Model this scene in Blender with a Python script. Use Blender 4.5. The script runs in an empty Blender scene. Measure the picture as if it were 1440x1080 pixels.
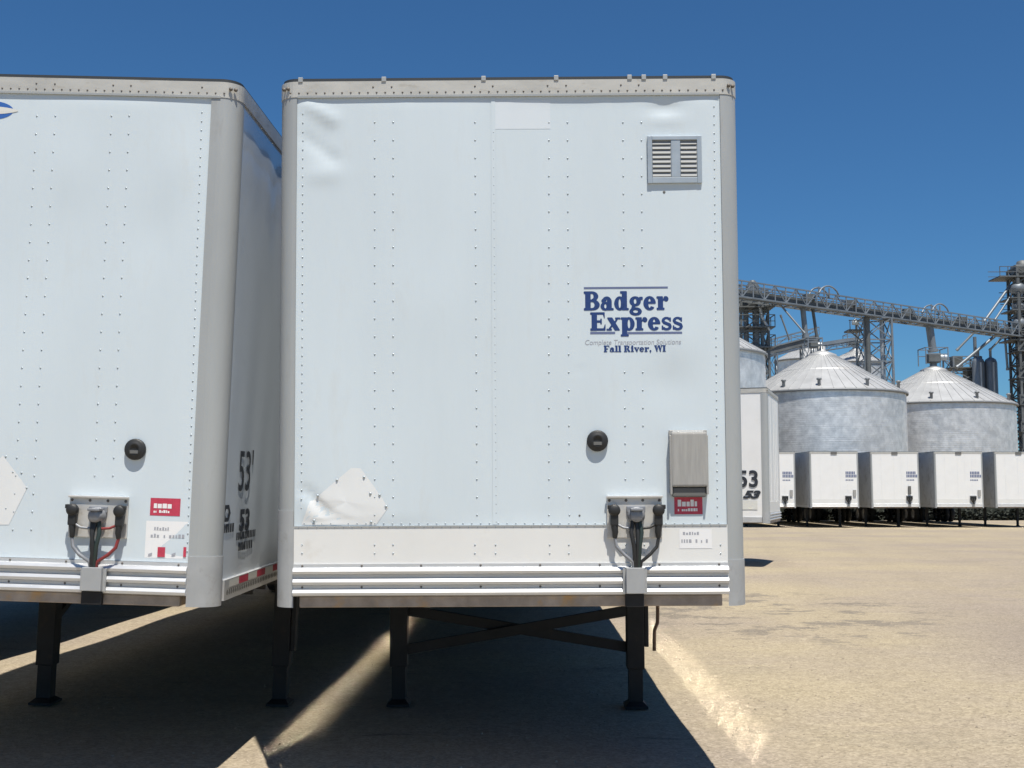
import bpy, bmesh, math, random
from mathutils import Vector, Matrix
random.seed(7)
R = math.radians
S = bpy.context.scene
C = S.collection

# ------------------------------------------------------------------ camera, sky, sun, exposure
FPX, HORIZON, EYE = 1650.0, 694.0, 1.6            # focal length in photo pixels, horizon row, eye height
TH = math.atan((HORIZON - 540) / FPX)
cd = bpy.data.cameras.new("camera"); cam = bpy.data.objects.new("camera", cd); C.objects.link(cam)
cd.sensor_width = 36.0; cd.lens = 36.0 * FPX / 1440.0; cd.clip_start = 0.05; cd.clip_end = 6000
cam.location = (0, 0, EYE); cam.rotation_euler = (math.pi / 2 + TH, 0, 0)
S.camera = cam

SUN_DIR = Vector((0.105, -0.375, 1.0)).normalized()  # towards the sun: high, behind the camera, a little right
sl = bpy.data.lights.new("sun", 'SUN'); sl.energy = 5.0; sl.angle = R(0.53); sl.color = (1.0, 0.945, 0.85)
so = bpy.data.objects.new("sun", sl); C.objects.link(so)
so.rotation_euler = SUN_DIR.to_track_quat('Z', 'Y').to_euler(); so.location = (10, -20, 60)

W = bpy.data.worlds.new("World"); S.world = W; W.use_nodes = True
nt = W.node_tree; nt.nodes.clear()
sky = nt.nodes.new("ShaderNodeTexSky"); sky.sky_type = 'NISHITA'; sky.sun_disc = False
sky.sun_elevation = math.asin(SUN_DIR.z); sky.sun_rotation = math.atan2(SUN_DIR.x, SUN_DIR.y)
sky.air_density = 1.0; sky.dust_density = 0.3; sky.ozone_density = 3.0; sky.altitude = 300
bg = nt.nodes.new("ShaderNodeBackground"); bg.inputs[1].default_value = 0.075
wo = nt.nodes.new("ShaderNodeOutputWorld")
tint = nt.nodes.new("ShaderNodeMix"); tint.data_type = 'RGBA'; tint.blend_type = 'MULTIPLY'; tint.inputs[0].default_value = 1.0
tint.inputs[7].default_value = (0.37, 0.69, 0.94, 1)     # a deep clear-day blue
nt.links.new(sky.outputs[0], tint.inputs[6]); nt.links.new(tint.outputs[2], bg.inputs[0]); nt.links.new(bg.outputs[0], wo.inputs[0])

S.view_settings.view_transform = 'Standard'; S.view_settings.look = 'None'
S.view_settings.exposure = 0.35; S.view_settings.gamma = 1.0
cy = S.cycles
cy.use_denoising = True; cy.denoiser = 'OPENIMAGEDENOISE'
cy.caustics_reflective = True; cy.blur_glossy = 0.2
cy.max_bounces = 8; cy.diffuse_bounces = 2; cy.glossy_bounces = 4
cy.sample_clamp_indirect = 0.0
cy.use_guiding = True; cy.use_surface_guiding = True; cy.guiding_training_samples = 64


# ------------------------------------------------------------------ helpers
def tag(o, label=None, cat=None, group=None, kind=None):
    if label: o["label"] = label
    if cat: o["category"] = cat
    if group: o["group"] = group
    if kind: o["kind"] = kind
    return o


def empty(name, label=None, cat=None, group=None, matrix=None):
    o = bpy.data.objects.new(name, None); C.objects.link(o); o.empty_display_size = 0.3
    if matrix is not None: o.matrix_world = matrix
    return tag(o, label, cat, group)


def copy_tree(o, parent=None):
    c = o.copy(); C.objects.link(c)
    if parent is not None: c.parent = parent
    for ch in list(o.children): copy_tree(ch, c)
    return c


class MB:
    """collects simple shapes and links them as ONE mesh object"""
    def __init__(s): s.bm = bmesh.new()

    def faces(s, verts, faces, mi=0, smooth=False):
        vs = [s.bm.verts.new(v) for v in verts]
        for f in faces:
            try:
                fc = s.bm.faces.new([vs[i] for i in f]); fc.material_index = mi; fc.smooth = smooth
            except ValueError: pass
        return vs

    def box(s, a, b, mi=0, bev=0.0):
        x0, y0, z0 = a; x1, y1, z1 = b
        vs = s.faces([(x0, y0, z0), (x1, y0, z0), (x1, y1, z0), (x0, y1, z0), (x0, y0, z1), (x1, y0, z1), (x1, y1, z1), (x0, y1, z1)],
                     [(0, 3, 2, 1), (4, 5, 6, 7), (0, 1, 5, 4), (1, 2, 6, 5), (2, 3, 7, 6), (3, 0, 4, 7)], mi)
        if bev > 0:
            es = {e for v in vs for e in v.link_edges}
            bmesh.ops.bevel(s.bm, geom=list(es), offset=bev, segments=2, affect='EDGES', profile=0.6)
        return s

    def bar(s, p, q, w, h=None, mi=0, up=Vector((0, 0, 1))):
        p, q = Vector(p), Vector(q); h = h or w
        d = (q - p)
        if d.length < 1e-6: return s
        d.normalize()
        if abs(d.dot(up)) > 0.98: up = Vector((1, 0, 0))
        a = d.cross(up).normalized() * w / 2; b = a.cross(d).normalized() * h / 2
        vs = [p - a - b, p + a - b, p + a + b, p - a + b, q - a - b, q + a - b, q + a + b, q - a + b]
        s.faces(vs, [(0, 1, 2, 3), (7, 6, 5, 4), (0, 4, 5, 1), (1, 5, 6, 2), (2, 6, 7, 3), (3, 7, 4, 0)], mi)
        return s

    def tube(s, pts, r, n=8, mi=0, cap=True):
        pts = [Vector(p) for p in pts]; rings = []
        rs = r if isinstance(r, (list, tuple)) else [r] * len(pts)
        prev = None
        for i, p in enumerate(pts):
            d = (pts[min(i + 1, len(pts) - 1)] - pts[max(i - 1, 0)]).normalized()
            if prev is None:
                up = Vector((0, 0, 1)) if abs(d.z) < 0.95 else Vector((1, 0, 0))
                a = d.cross(up).normalized()
            else:
                a = (prev - d * prev.dot(d)).normalized()
            prev = a; b = d.cross(a)
            rings.append([s.bm.verts.new(p + (a * math.cos(t) + b * math.sin(t)) * rs[i]) for t in [2 * math.pi * k / n for k in range(n)]])
        for r0, r1 in zip(rings, rings[1:]):
            for k in range(n):
                f = s.bm.faces.new((r0[k], r0[(k + 1) % n], r1[(k + 1) % n], r1[k])); f.smooth = True; f.material_index = mi
        if cap:
            for rg in (rings[0][::-1], rings[-1]):
                f = s.bm.faces.new([s.bm.verts.new(v.co) for v in rg]); f.material_index = mi
        return s

    def lathe(s, prof, o=(0, 0, 0), ax='Z', n=24, mi=0, smooth=True):
        o = Vector(o); rings = []
        def P(r, h, t):
            c, sn = r * math.cos(t), r * math.sin(t)
            return o + (Vector((c, sn, h)) if ax == 'Z' else Vector((c, h, sn)) if ax == 'Y' else Vector((h, c, sn)))
        for r, h in prof:
            rings.append([s.bm.verts.new(P(max(r, 1e-4), h, 2 * math.pi * k / n)) for k in range(n)])
        for r0, r1 in zip(rings, rings[1:]):
            for k in range(n):
                f = s.bm.faces.new((r0[k], r0[(k + 1) % n], r1[(k + 1) % n], r1[k])); f.smooth = smooth; f.material_index = mi
        return s

    def build(s, name, mats, parent=None, label=None, fix=True):
        if fix: bmesh.ops.recalc_face_normals(s.bm, faces=s.bm.faces[:])
        me = bpy.data.meshes.new(name); s.bm.to_mesh(me); s.bm.free()
        for m in (mats if isinstance(mats, (list, tuple)) else [mats]): me.materials.append(m)
        o = bpy.data.objects.new(name, me); C.objects.link(o)
        if parent is not None: o.parent = parent
        if label: o["label"] = label
        return o


# ------------------------------------------------------------------ materials
def mat(name, col, rough=0.5, metal=0.0, var=0.0, vscale=3.0, stain=None, stain_amt=0.0, stain_scale=2.0, stain_lo=0.5,
        bump=0.0, bscale=20.0, coat=0.0, rvar=0.0, stretch=(1, 1, 1), spec=0.5):
    m = bpy.data.materials.new(name); m.use_nodes = True
    n = m.node_tree.nodes; l = m.node_tree.links; b = n["Principled BSDF"]
    b.inputs["Roughness"].default_value = rough; b.inputs["Metallic"].default_value = metal
    b.inputs["Specular IOR Level"].default_value = spec
    if coat:
        b.inputs["Coat Weight"].default_value = coat; b.inputs["Coat Roughness"].default_value = 0.05
    b.inputs["Base Color"].default_value = (*col, 1)
    tc = n.new("ShaderNodeTexCoord"); mp = n.new("ShaderNodeMapping"); mp.inputs["Scale"].default_value = stretch
    l.new(tc.outputs["Object"], mp.inputs[0])
    def noise(sc, det=5, rough_=0.6):
        t = n.new("ShaderNodeTexNoise"); t.inputs["Scale"].default_value = sc; t.inputs["Detail"].default_value = det
        t.inputs["Roughness"].default_value = rough_; l.new(mp.outputs[0], t.inputs["Vector"]); return t
    out = None
    if var:
        t = noise(vscale)
        r = n.new("ShaderNodeValToRGB")
        r.color_ramp.elements[0].position = 0.3; r.color_ramp.elements[1].position = 0.7
        r.color_ramp.elements[0].color = (*[max(0, c * (1 - var)) for c in col], 1)
        r.color_ramp.elements[1].color = (*[min(1, c * (1 + var)) for c in col], 1)
        l.new(t.outputs[0], r.inputs[0]); out = r.outputs[0]
    if stain:
        t = noise(stain_scale, 8, 0.7)
        r = n.new("ShaderNodeValToRGB")
        r.color_ramp.elements[0].position = stain_lo; r.color_ramp.elements[1].position = min(1, stain_lo + 0.15)
        r.color_ramp.elements[0].color = (0, 0, 0, 1); r.color_ramp.elements[1].color = (stain_amt,) * 3 + (1,)
        l.new(t.outputs[0], r.inputs[0])
        mx = n.new("ShaderNodeMix"); mx.data_type = 'RGBA'
        l.new(r.outputs[0], mx.inputs[0])
        if out is not None: l.new(out, mx.inputs[6])
        else: mx.inputs[6].default_value = (*col, 1)
        mx.inputs[7].default_value = (*stain, 1); out = mx.outputs[2]
    if out is not None: l.new(out, b.inputs["Base Color"])
    if rvar:
        t = noise(vscale * 2.3); mr = n.new("ShaderNodeMapRange")
        mr.inputs[1].default_value = 0.3; mr.inputs[2].default_value = 0.7
        mr.inputs[3].default_value = rough - rvar; mr.inputs[4].default_value = rough + rvar
        l.new(t.outputs[0], mr.inputs[0]); l.new(mr.outputs[0], b.inputs["Roughness"])
    if bump:
        t = noise(bscale, 4); bp = n.new("ShaderNodeBump"); bp.inputs["Strength"].default_value = 1.0
        bp.inputs["Distance"].default_value = bump; l.new(t.outputs[0], bp.inputs["Height"]); l.new(bp.outputs[0], b.inputs["Normal"])
    return m


M = {}
M['paint'] = mat("white_paint", (0.60, 0.672, 0.715), 0.32, var=0.03, vscale=1.3, stain=(0.50, 0.50, 0.47), stain_amt=0.22, stain_scale=2.6, stain_lo=0.55, bump=0.0009, bscale=5, stretch=(2.2, 1, 0.55))
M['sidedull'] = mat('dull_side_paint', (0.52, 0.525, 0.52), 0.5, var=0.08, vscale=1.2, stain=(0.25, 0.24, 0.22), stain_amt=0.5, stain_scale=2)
M['white'] = mat('clean_white_paint', (0.78, 0.78, 0.77), 0.35, var=0.03, vscale=2, stain=(0.6, 0.58, 0.52), stain_amt=0.3, stain_scale=3, stain_lo=0.6)
M['side'] = mat("white_side_paint", (0.72, 0.78, 0.84), 0.09, spec=0.3, var=0.03, vscale=1.0, stain=(0.5, 0.48, 0.44), stain_amt=0.2, stain_scale=3, stain_lo=0.6, bump=0.0008, bscale=4, coat=0.35)
M['kick'] = mat("kick_panel_paint", (0.72, 0.72, 0.70), 0.4, var=0.04, vscale=2.0, stain=(0.55, 0.5, 0.42), stain_amt=0.35, stain_scale=5, stain_lo=0.58)
M['patch'] = mat("bare_patch_paint", (0.72, 0.735, 0.735), 0.35, var=0.03, vscale=4)
M['paleout'] = mat("painted_out", (0.645, 0.70, 0.745), 0.4, var=0.02, vscale=4)
M['post'] = mat("post_metal", (0.375, 0.39, 0.39), 0.45, 0.15, var=0.08, vscale=2.5, stain=(0.27, 0.25, 0.22), stain_amt=0.5, stain_scale=5, stain_lo=0.58, stretch=(1, 1, 0.25))
M['foot'] = mat("post_foot_metal", (0.375, 0.385, 0.39), 0.5, 0.15, var=0.08, vscale=6, stain=(0.25, 0.24, 0.22), stain_amt=0.6, stain_scale=9, stain_lo=0.56)
M['rail'] = mat("top_rail_aluminium", (0.50, 0.49, 0.455), 0.5, 0.2, var=0.12, vscale=4, stain=(0.33, 0.29, 0.23), stain_amt=0.6, stain_scale=6, stain_lo=0.55, stretch=(1, 1, 3))
M['alu'] = mat("rub_rail_aluminium", (0.60, 0.61, 0.62), 0.38, 0.5, var=0.08, vscale=5, stain=(0.4, 0.38, 0.35), stain_amt=0.5, stain_scale=8, stain_lo=0.6, rvar=0.08, stretch=(0.4, 1, 2))
M['seal'] = mat("roof_seal", (0.03, 0.035, 0.04), 0.6)
M['rust'] = mat("rusty_steel", (0.36, 0.30, 0.245), 0.8, 0.1, var=0.28, vscale=7, stain=(0.50, 0.30, 0.12), stain_amt=0.8, stain_scale=5, stain_lo=0.54, bump=0.002, bscale=60)
M['rust2'] = mat("rusty_pipe", (0.20, 0.12, 0.075), 0.8, 0.2, var=0.3, vscale=20)
M['rivet'] = mat("rivet_head", (0.40, 0.45, 0.48), 0.5, 0.3)
M['rivet_alu'] = mat("rail_rivet", (0.14, 0.125, 0.11), 0.6, 0.3)
M['black'] = mat("black_rubber", (0.018, 0.019, 0.02), 0.55)
M['frame'] = mat("dark_frame_steel", (0.012, 0.0125, 0.014), 0.6, 0.2, var=0.3, vscale=8, stain=(0.04, 0.026, 0.018), stain_amt=0.7, stain_scale=6, stain_lo=0.58)
M['grey'] = mat("grey_socket", (0.24, 0.25, 0.27), 0.5, 0.2, var=0.15, vscale=25)
M['plate'] = mat("mount_plate", (0.60, 0.585, 0.555), 0.45, 0.4, var=0.1, vscale=8, stain=(0.35, 0.3, 0.24), stain_amt=0.5, stain_scale=14, stain_lo=0.56)
M['docbox'] = mat("document_box_plastic", (0.33, 0.325, 0.31), 0.6, 0.0, var=0.1, vscale=12, stretch=(6, 1, 0.5))
M['docdark'] = mat("document_box_recess", (0.13, 0.13, 0.125), 0.7)
M['vent'] = mat("vent_metal", (0.24, 0.25, 0.255), 0.55, 0.2, var=0.06, vscale=12)
M['ventframe'] = mat("vent_frame_metal", (0.40, 0.45, 0.49), 0.45, 0.4, var=0.08, vscale=12)
M['navy'] = mat("navy_vinyl", (0.016, 0.045, 0.17), 0.45, var=0.12, vscale=30)
M['navygrey'] = mat("faded_blue_vinyl", (0.12, 0.15, 0.27), 0.5)
M['greytext'] = mat("faded_grey_vinyl", (0.36, 0.37, 0.41), 0.5)
M['darktext'] = mat("black_vinyl", (0.025, 0.03, 0.04), 0.5)
M['red'] = mat("red_sticker", (0.50, 0.045, 0.085), 0.5, var=0.12, vscale=40)
M['sticker'] = mat("white_sticker", (0.80, 0.80, 0.80), 0.5)
M['tape'] = mat("white_reflective_tape", (0.66, 0.66, 0.62), 0.4)
M['emblem'] = mat("blue_emblem", (0.04, 0.13, 0.42), 0.4)
M['hose_red'] = mat("red_hose", (0.22, 0.03, 0.03), 0.5)
M['hose_green'] = mat("dark_hose", (0.02, 0.035, 0.032), 0.5)
M['tyre'] = mat("tyre_rubber", (0.02, 0.02, 0.02), 0.8, var=0.3, vscale=10)
M['rim'] = mat("wheel_rim", (0.45, 0.45, 0.44), 0.45, 0.4, var=0.1, vscale=10)
M['steelblue'] = mat("galvanised_lattice", (0.20, 0.225, 0.25), 0.5, 0.4, var=0.2, vscale=0.6)
M['steeldark'] = mat("weathered_lattice", (0.12, 0.13, 0.135), 0.6, 0.3, var=0.3, vscale=0.6)
M['steelpale'] = mat("pale_spout_metal", (0.42, 0.45, 0.48), 0.45, 0.5, var=0.1, vscale=1)


def galvanised():
    """bin wall: corrugated rings, sheets of uneven spangle"""
    m = bpy.data.materials.new("galvanised_bin_wall"); m.use_nodes = True
    n = m.node_tree.nodes; l = m.node_tree.links; b = n["Principled BSDF"]
    b.inputs["Metallic"].default_value = 0.7
    tc = n.new("ShaderNodeTexCoord")
    no = n.new("ShaderNodeTexNoise"); no.inputs["Scale"].default_value = 1.7; no.inputs["Detail"].default_value = 7; no.inputs["Roughness"].default_value = 0.65
    l.new(tc.outputs["Object"], no.inputs["Vector"])
    vo = n.new("ShaderNodeTexVoronoi"); vo.inputs["Scale"].default_value = 0.55; l.new(tc.outputs["Object"], vo.inputs["Vector"])
    mx = n.new("ShaderNodeMix"); mx.data_type = 'FLOAT'; mx.inputs[0].default_value = 0.08
    l.new(no.outputs[0], mx.inputs[2])
    sp = n.new("ShaderNodeSeparateColor"); l.new(vo.outputs["Color"], sp.inputs[0]); l.new(sp.outputs[0], mx.inputs[3])
    r = n.new("ShaderNodeValToRGB"); r.color_ramp.elements[0].position = 0.36; r.color_ramp.elements[1].position = 0.64
    r.color_ramp.elements[0].color = (0.58, 0.585, 0.585, 1); r.color_ramp.elements[1].color = (0.80, 0.805, 0.80, 1)
    l.new(mx.outputs[0], r.inputs[0]); l.new(r.outputs[0], b.inputs["Base Color"])
    mr = n.new("ShaderNodeMapRange"); mr.inputs[3].default_value = 0.34; mr.inputs[4].default_value = 0.62
    l.new(no.outputs[0], mr.inputs[0]); l.new(mr.outputs[0], b.inputs["Roughness"])
    wv = n.new("ShaderNodeTexWave"); wv.bands_direction = 'Z'; wv.inputs["Scale"].default_value = 2.0; l.new(tc.outputs["Object"], wv.inputs["Vector"])
    bp = n.new("ShaderNodeBump"); bp.inputs["Distance"].default_value = 0.008; bp.inputs["Strength"].default_value = 0.35
    l.new(wv.outputs[0], bp.inputs["Height"])
    b2 = n.new("ShaderNodeBump"); b2.inputs["Distance"].default_value = 0.05; b2.inputs["Strength"].default_value = 0.6
    l.new(no.outputs[0], b2.inputs["Height"]); l.new(bp.outputs[0], b2.inputs["Normal"])
    l.new(b2.outputs[0], b.inputs["Normal"])
    return m


M['bin'] = galvanised()
M['binroof'] = mat("galvanised_bin_roof", (0.45, 0.455, 0.455), 0.5, 0.4, var=0.14, vscale=0.7, stain=(0.36, 0.31, 0.25), stain_amt=0.5, stain_scale=0.6, stain_lo=0.6)
M['bindark'] = mat("bin_trim", (0.22, 0.23, 0.24), 0.6, 0.3)


def ground_material():
    m = bpy.data.materials.new("gravel_yard"); m.use_nodes = True
    n = m.node_tree.nodes; l = m.node_tree.links; b = n["Principled BSDF"]
    b.inputs["Roughness"].default_value = 0.95; b.inputs["Specular IOR Level"].default_value = 0.15
    geo = n.new("ShaderNodeNewGeometry")
    def noise(sc, det=6, ro=0.6, stretch=None):
        t = n.new("ShaderNodeTexNoise"); t.inputs["Scale"].default_value = sc; t.inputs["Detail"].default_value = det; t.inputs["Roughness"].default_value = ro
        if stretch:
            mp = n.new("ShaderNodeMapping"); mp.inputs["Scale"].default_value = stretch; l.new(geo.outputs["Position"], mp.inputs[0]); l.new(mp.outputs[0], t.inputs["Vector"])
        else: l.new(geo.outputs["Position"], t.inputs["Vector"])
        return t
    def ramp(src, p0, c0, p1, c1):
        r = n.new("ShaderNodeValToRGB"); r.color_ramp.elements[0].position = p0; r.color_ramp.elements[1].position = p1
        r.color_ramp.elements[0].color = (*c0, 1); r.color_ramp.elements[1].color = (*c1, 1); l.new(src, r.inputs[0]); return r.outputs[0]
    def mix(f, a, c, mode='MIX'):
        x = n.new("ShaderNodeMix"); x.data_type = 'RGBA'; x.blend_type = mode
        if isinstance(f, float): x.inputs[0].default_value = f
        else: l.new(f, x.inputs[0])
        for i, v in ((6, a), (7, c)):
            if isinstance(v, tuple): x.inputs[i].default_value = (*v, 1)
            else: l.new(v, x.inputs[i])
        return x.outputs[2]
    TAN, PINK = (0.358, 0.305, 0.212), (0.300, 0.256, 0.206)
    base = mix(ramp(noise(0.19, 5).outputs[0], 0.40, (0, 0, 0), 0.62, (1, 1, 1)), TAN, PINK)
    base = mix(ramp(noise(0.45, 7, 0.7, (0.6, 1.6, 1)).outputs[0], 0.56, (0, 0, 0), 0.68, (0.65, 0.65, 0.65)), base, (0.26, 0.228, 0.172))   # packed grey-brown places
    base = mix(ramp(noise(0.9, 8, 0.75, (0.5, 2.2, 1)).outputs[0], 0.62, (0, 0, 0), 0.66, (0.7, 0.7, 0.7)), base, (0.16, 0.14, 0.115))   # dark broken scuffs
    base = mix(ramp(noise(1.3, 6, 0.6, (0.25, 3.0, 1)).outputs[0], 0.60, (0, 0, 0), 0.72, (0.35, 0.35, 0.35)), base, (0.47, 0.40, 0.26))   # pale drag streaks
    wv = n.new("ShaderNodeTexWave"); wv.bands_direction = 'X'; wv.inputs["Scale"].default_value = 0.16; wv.inputs["Distortion"].default_value = 3.0; wv.inputs["Detail"].default_value = 3; wv.inputs["Detail Scale"].default_value = 0.35
    mpw = n.new("ShaderNodeMapping"); mpw.inputs["Rotation"].default_value = (0, 0, 0.5); mpw.inputs["Scale"].default_value = (1, .35, 1); l.new(geo.outputs["Position"], mpw.inputs[0]); l.new(mpw.outputs[0], wv.inputs["Vector"])
    base = mix(ramp(wv.outputs[0], 0.75, (0, 0, 0), 0.95, (0.15, 0.15, 0.15)), base, (0.27, 0.228, 0.168))        # faint wheel tracks
    # one worn, scuffed area of broken dark crust right of the lettered trailer
    mp = n.new("ShaderNodeMapping"); mp.inputs["Location"].default_value = (-3.6 / 2.7, -16.0 / 4.0, 0); mp.inputs["Scale"].default_value = (1 / 2.7, 1 / 4.0, 0); l.new(geo.outputs["Position"], mp.inputs[0])
    gr_ = n.new("ShaderNodeTexGradient"); gr_.gradient_type = 'SPHERICAL'; l.new(mp.outputs[0], gr_.inputs[0])
    sc_ = ramp(noise(1.25, 10, 0.72).outputs[0], 0.52, (0, 0, 0), 0.57, (1, 1, 1))
    m1 = n.new("ShaderNodeMix"); m1.data_type = 'RGBA'; m1.blend_type = 'MULTIPLY'; m1.inputs[0].default_value = 1; l.new(sc_, m1.inputs[6]); l.new(ramp(gr_.outputs[0], 0.0, (0, 0, 0), 0.35, (.9, .9, .9)), m1.inputs[7])
    base = mix(m1.outputs[2], base, (0.205, 0.18, 0.145))
    mq = n.new("ShaderNodeMapping"); mq.inputs["Location"].default_value = (-6.8 / 2.8, -12.0 / 5.0, 0); mq.inputs["Scale"].default_value = (1 / 2.8, 1 / 5.0, 0); l.new(geo.outputs["Position"], mq.inputs[0])
    gq = n.new("ShaderNodeTexGradient"); gq.gradient_type = 'SPHERICAL'; l.new(mq.outputs[0], gq.inputs[0])
    base = mix(ramp(gq.outputs[0], 0.0, (0, 0, 0), 0.5, (.75, .75, .75)), base, (0.262, 0.224, 0.182))          # greyer packed gravel
    vo = n.new("ShaderNodeTexVoronoi"); vo.inputs["Scale"].default_value = 62; l.new(geo.outputs["Position"], vo.inputs["Vector"])
    sp = n.new("ShaderNodeSeparateColor"); l.new(vo.outputs["Color"], sp.inputs[0])
    stone = ramp(sp.outputs[0], 0.0, (0.76, 0.75, 0.74), 1.0, (1.22, 1.21, 1.21))
    base = mix(0.85, base, stone, 'MULTIPLY')
    v2 = n.new("ShaderNodeTexVoronoi"); v2.inputs["Scale"].default_value = 21; l.new(geo.outputs["Position"], v2.inputs["Vector"])
    s2 = n.new("ShaderNodeSeparateColor"); l.new(v2.outputs["Color"], s2.inputs[0])
    base = mix(0.6, base, ramp(s2.outputs[1], 0.0, (0.84, 0.83, 0.82), 1.0, (1.13, 1.13, 1.13)), 'MULTIPLY')
    l.new(base, b.inputs["Base Color"])
    bp = n.new("ShaderNodeBump"); bp.inputs["Distance"].default_value = 0.003; bp.inputs["Strength"].default_value = 0.6
    l.new(vo.outputs["Distance"], bp.inputs["Height"])
    b2 = n.new("ShaderNodeBump"); b2.inputs["Distance"].default_value = 0.014; b2.inputs["Strength"].default_value = 0.6
    l.new(noise(3.0, 5, 0.55).outputs[0], b2.inputs["Height"]); l.new(bp.outputs[0], b2.inputs["Normal"])
    l.new(b2.outputs[0], b.inputs["Normal"])
    return m


M['ground'] = ground_material()


# ------------------------------------------------------------------ ground
def smooth(a, b, x):
    t = min(1, max(0, (x - a) / (b - a))); return t * t * (3 - 2 * t)


def gz(x, y):
    return -0.2 * smooth(24, 62, y)


def bumps(x, y):
    k = 1 - smooth(40, 120, abs(y) + abs(x) * 0.5)
    return k * (0.012 * math.sin(1.3 * x + 0.7 * y) * math.sin(0.5 * y - 0.4 * x + 1) + 0.006 * math.sin(3.1 * x - 1.9 * y) - 0.02 * math.exp(-((x - 1.55) / 0.25) ** 2) * (0.6 + 0.4 * math.sin(9 * y)))


g = MB()
xs = [-3000, -800, -200, -80, -40, -24] + [-16 + 0.25 * i for i in range(129)] + [20, 26, 34, 46, 60, 90, 200, 800, 3000]
ys = [-3000, -600, -100, -30, -10] + [-4 + 0.25 * i for i in range(137)] + [33, 36, 40, 45, 50, 55, 60, 65, 75, 100, 160, 400, 1000, 3000]
vv = [[g.bm.verts.new((x, y, gz(x, y) + bumps(x, y))) for x in xs] for y in ys]
for j in range(len(ys) - 1):
    for i in range(len(xs) - 1):
        f = g.bm.faces.new((vv[j][i], vv[j][i + 1], vv[j + 1][i + 1], vv[j + 1][i])); f.smooth = True
tag(g.build('ground', M['ground']), kind='structure')

# loose stones lying on the yard (uncountable)
st = MB()
for k in range(5200):
    y = 5.5 + 12 * random.random() ** 1.7; x = random.uniform(-4.5, 8.5) if random.random() < 0.5 else random.uniform(1.0, 6.5)
    r = random.choice((0.005, 0.006, 0.007, 0.009, 0.012)) * random.uniform(0.7, 1.2)
    z = gz(x, y) + bumps(x, y); a = random.random() * 6
    ring = [(x + r * math.cos(a + t) * random.uniform(.7, 1.2), y + r * math.sin(a + t) * random.uniform(.7, 1.2), z + r * 0.15) for t in (0, 1.3, 2.5, 3.7, 5.0)]
    st.faces(ring + [(x + r * .2, y, z + r * random.uniform(.6, 1.0))], [(0, 1, 5), (1, 2, 5), (2, 3, 5), (3, 4, 5), (4, 0, 5)])
M['stone'] = mat("loose_stone", (0.34, 0.285, 0.215), 0.9, var=0.45, vscale=25)
tag(st.build('gravel', M['stone']), kind='stuff')


# ------------------------------------------------------------------ lettering
TIN = 0.00003


class Glyphs:
    """bold high-contrast serif letters from flat strokes; cap height 1"""
    def __init__(s): s.q = []           # list of polygons
    def R(s, x0, y0, x1, y1): s.q.append([(x0, y0), (x1, y0), (x1, y1), (x0, y1)])
    def P(s, *p): s.q.append(list(p))
    def O(s, cx, cy, rx, ry, ix, iy, a0=0, a1=360):
        n = max(6, int(abs(a1 - a0) / 15))
        for k in range(n):
            t0, t1 = R(a0 + (a1 - a0) * k / n), R(a0 + (a1 - a0) * (k + 1) / n)
            s.q.append([(cx + rx * math.cos(t0), cy + ry * math.sin(t0)), (cx + rx * math.cos(t1), cy + ry * math.sin(t1)),
                        (cx + ix * math.cos(t1), cy + iy * math.sin(t1)), (cx + ix * math.cos(t0), cy + iy * math.sin(t0))])
    def disc(s, cx, cy, r): s.q.append([(cx + r * math.cos(R(30 * k)), cy + r * math.sin(R(30 * k))) for k in range(12)])


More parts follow.
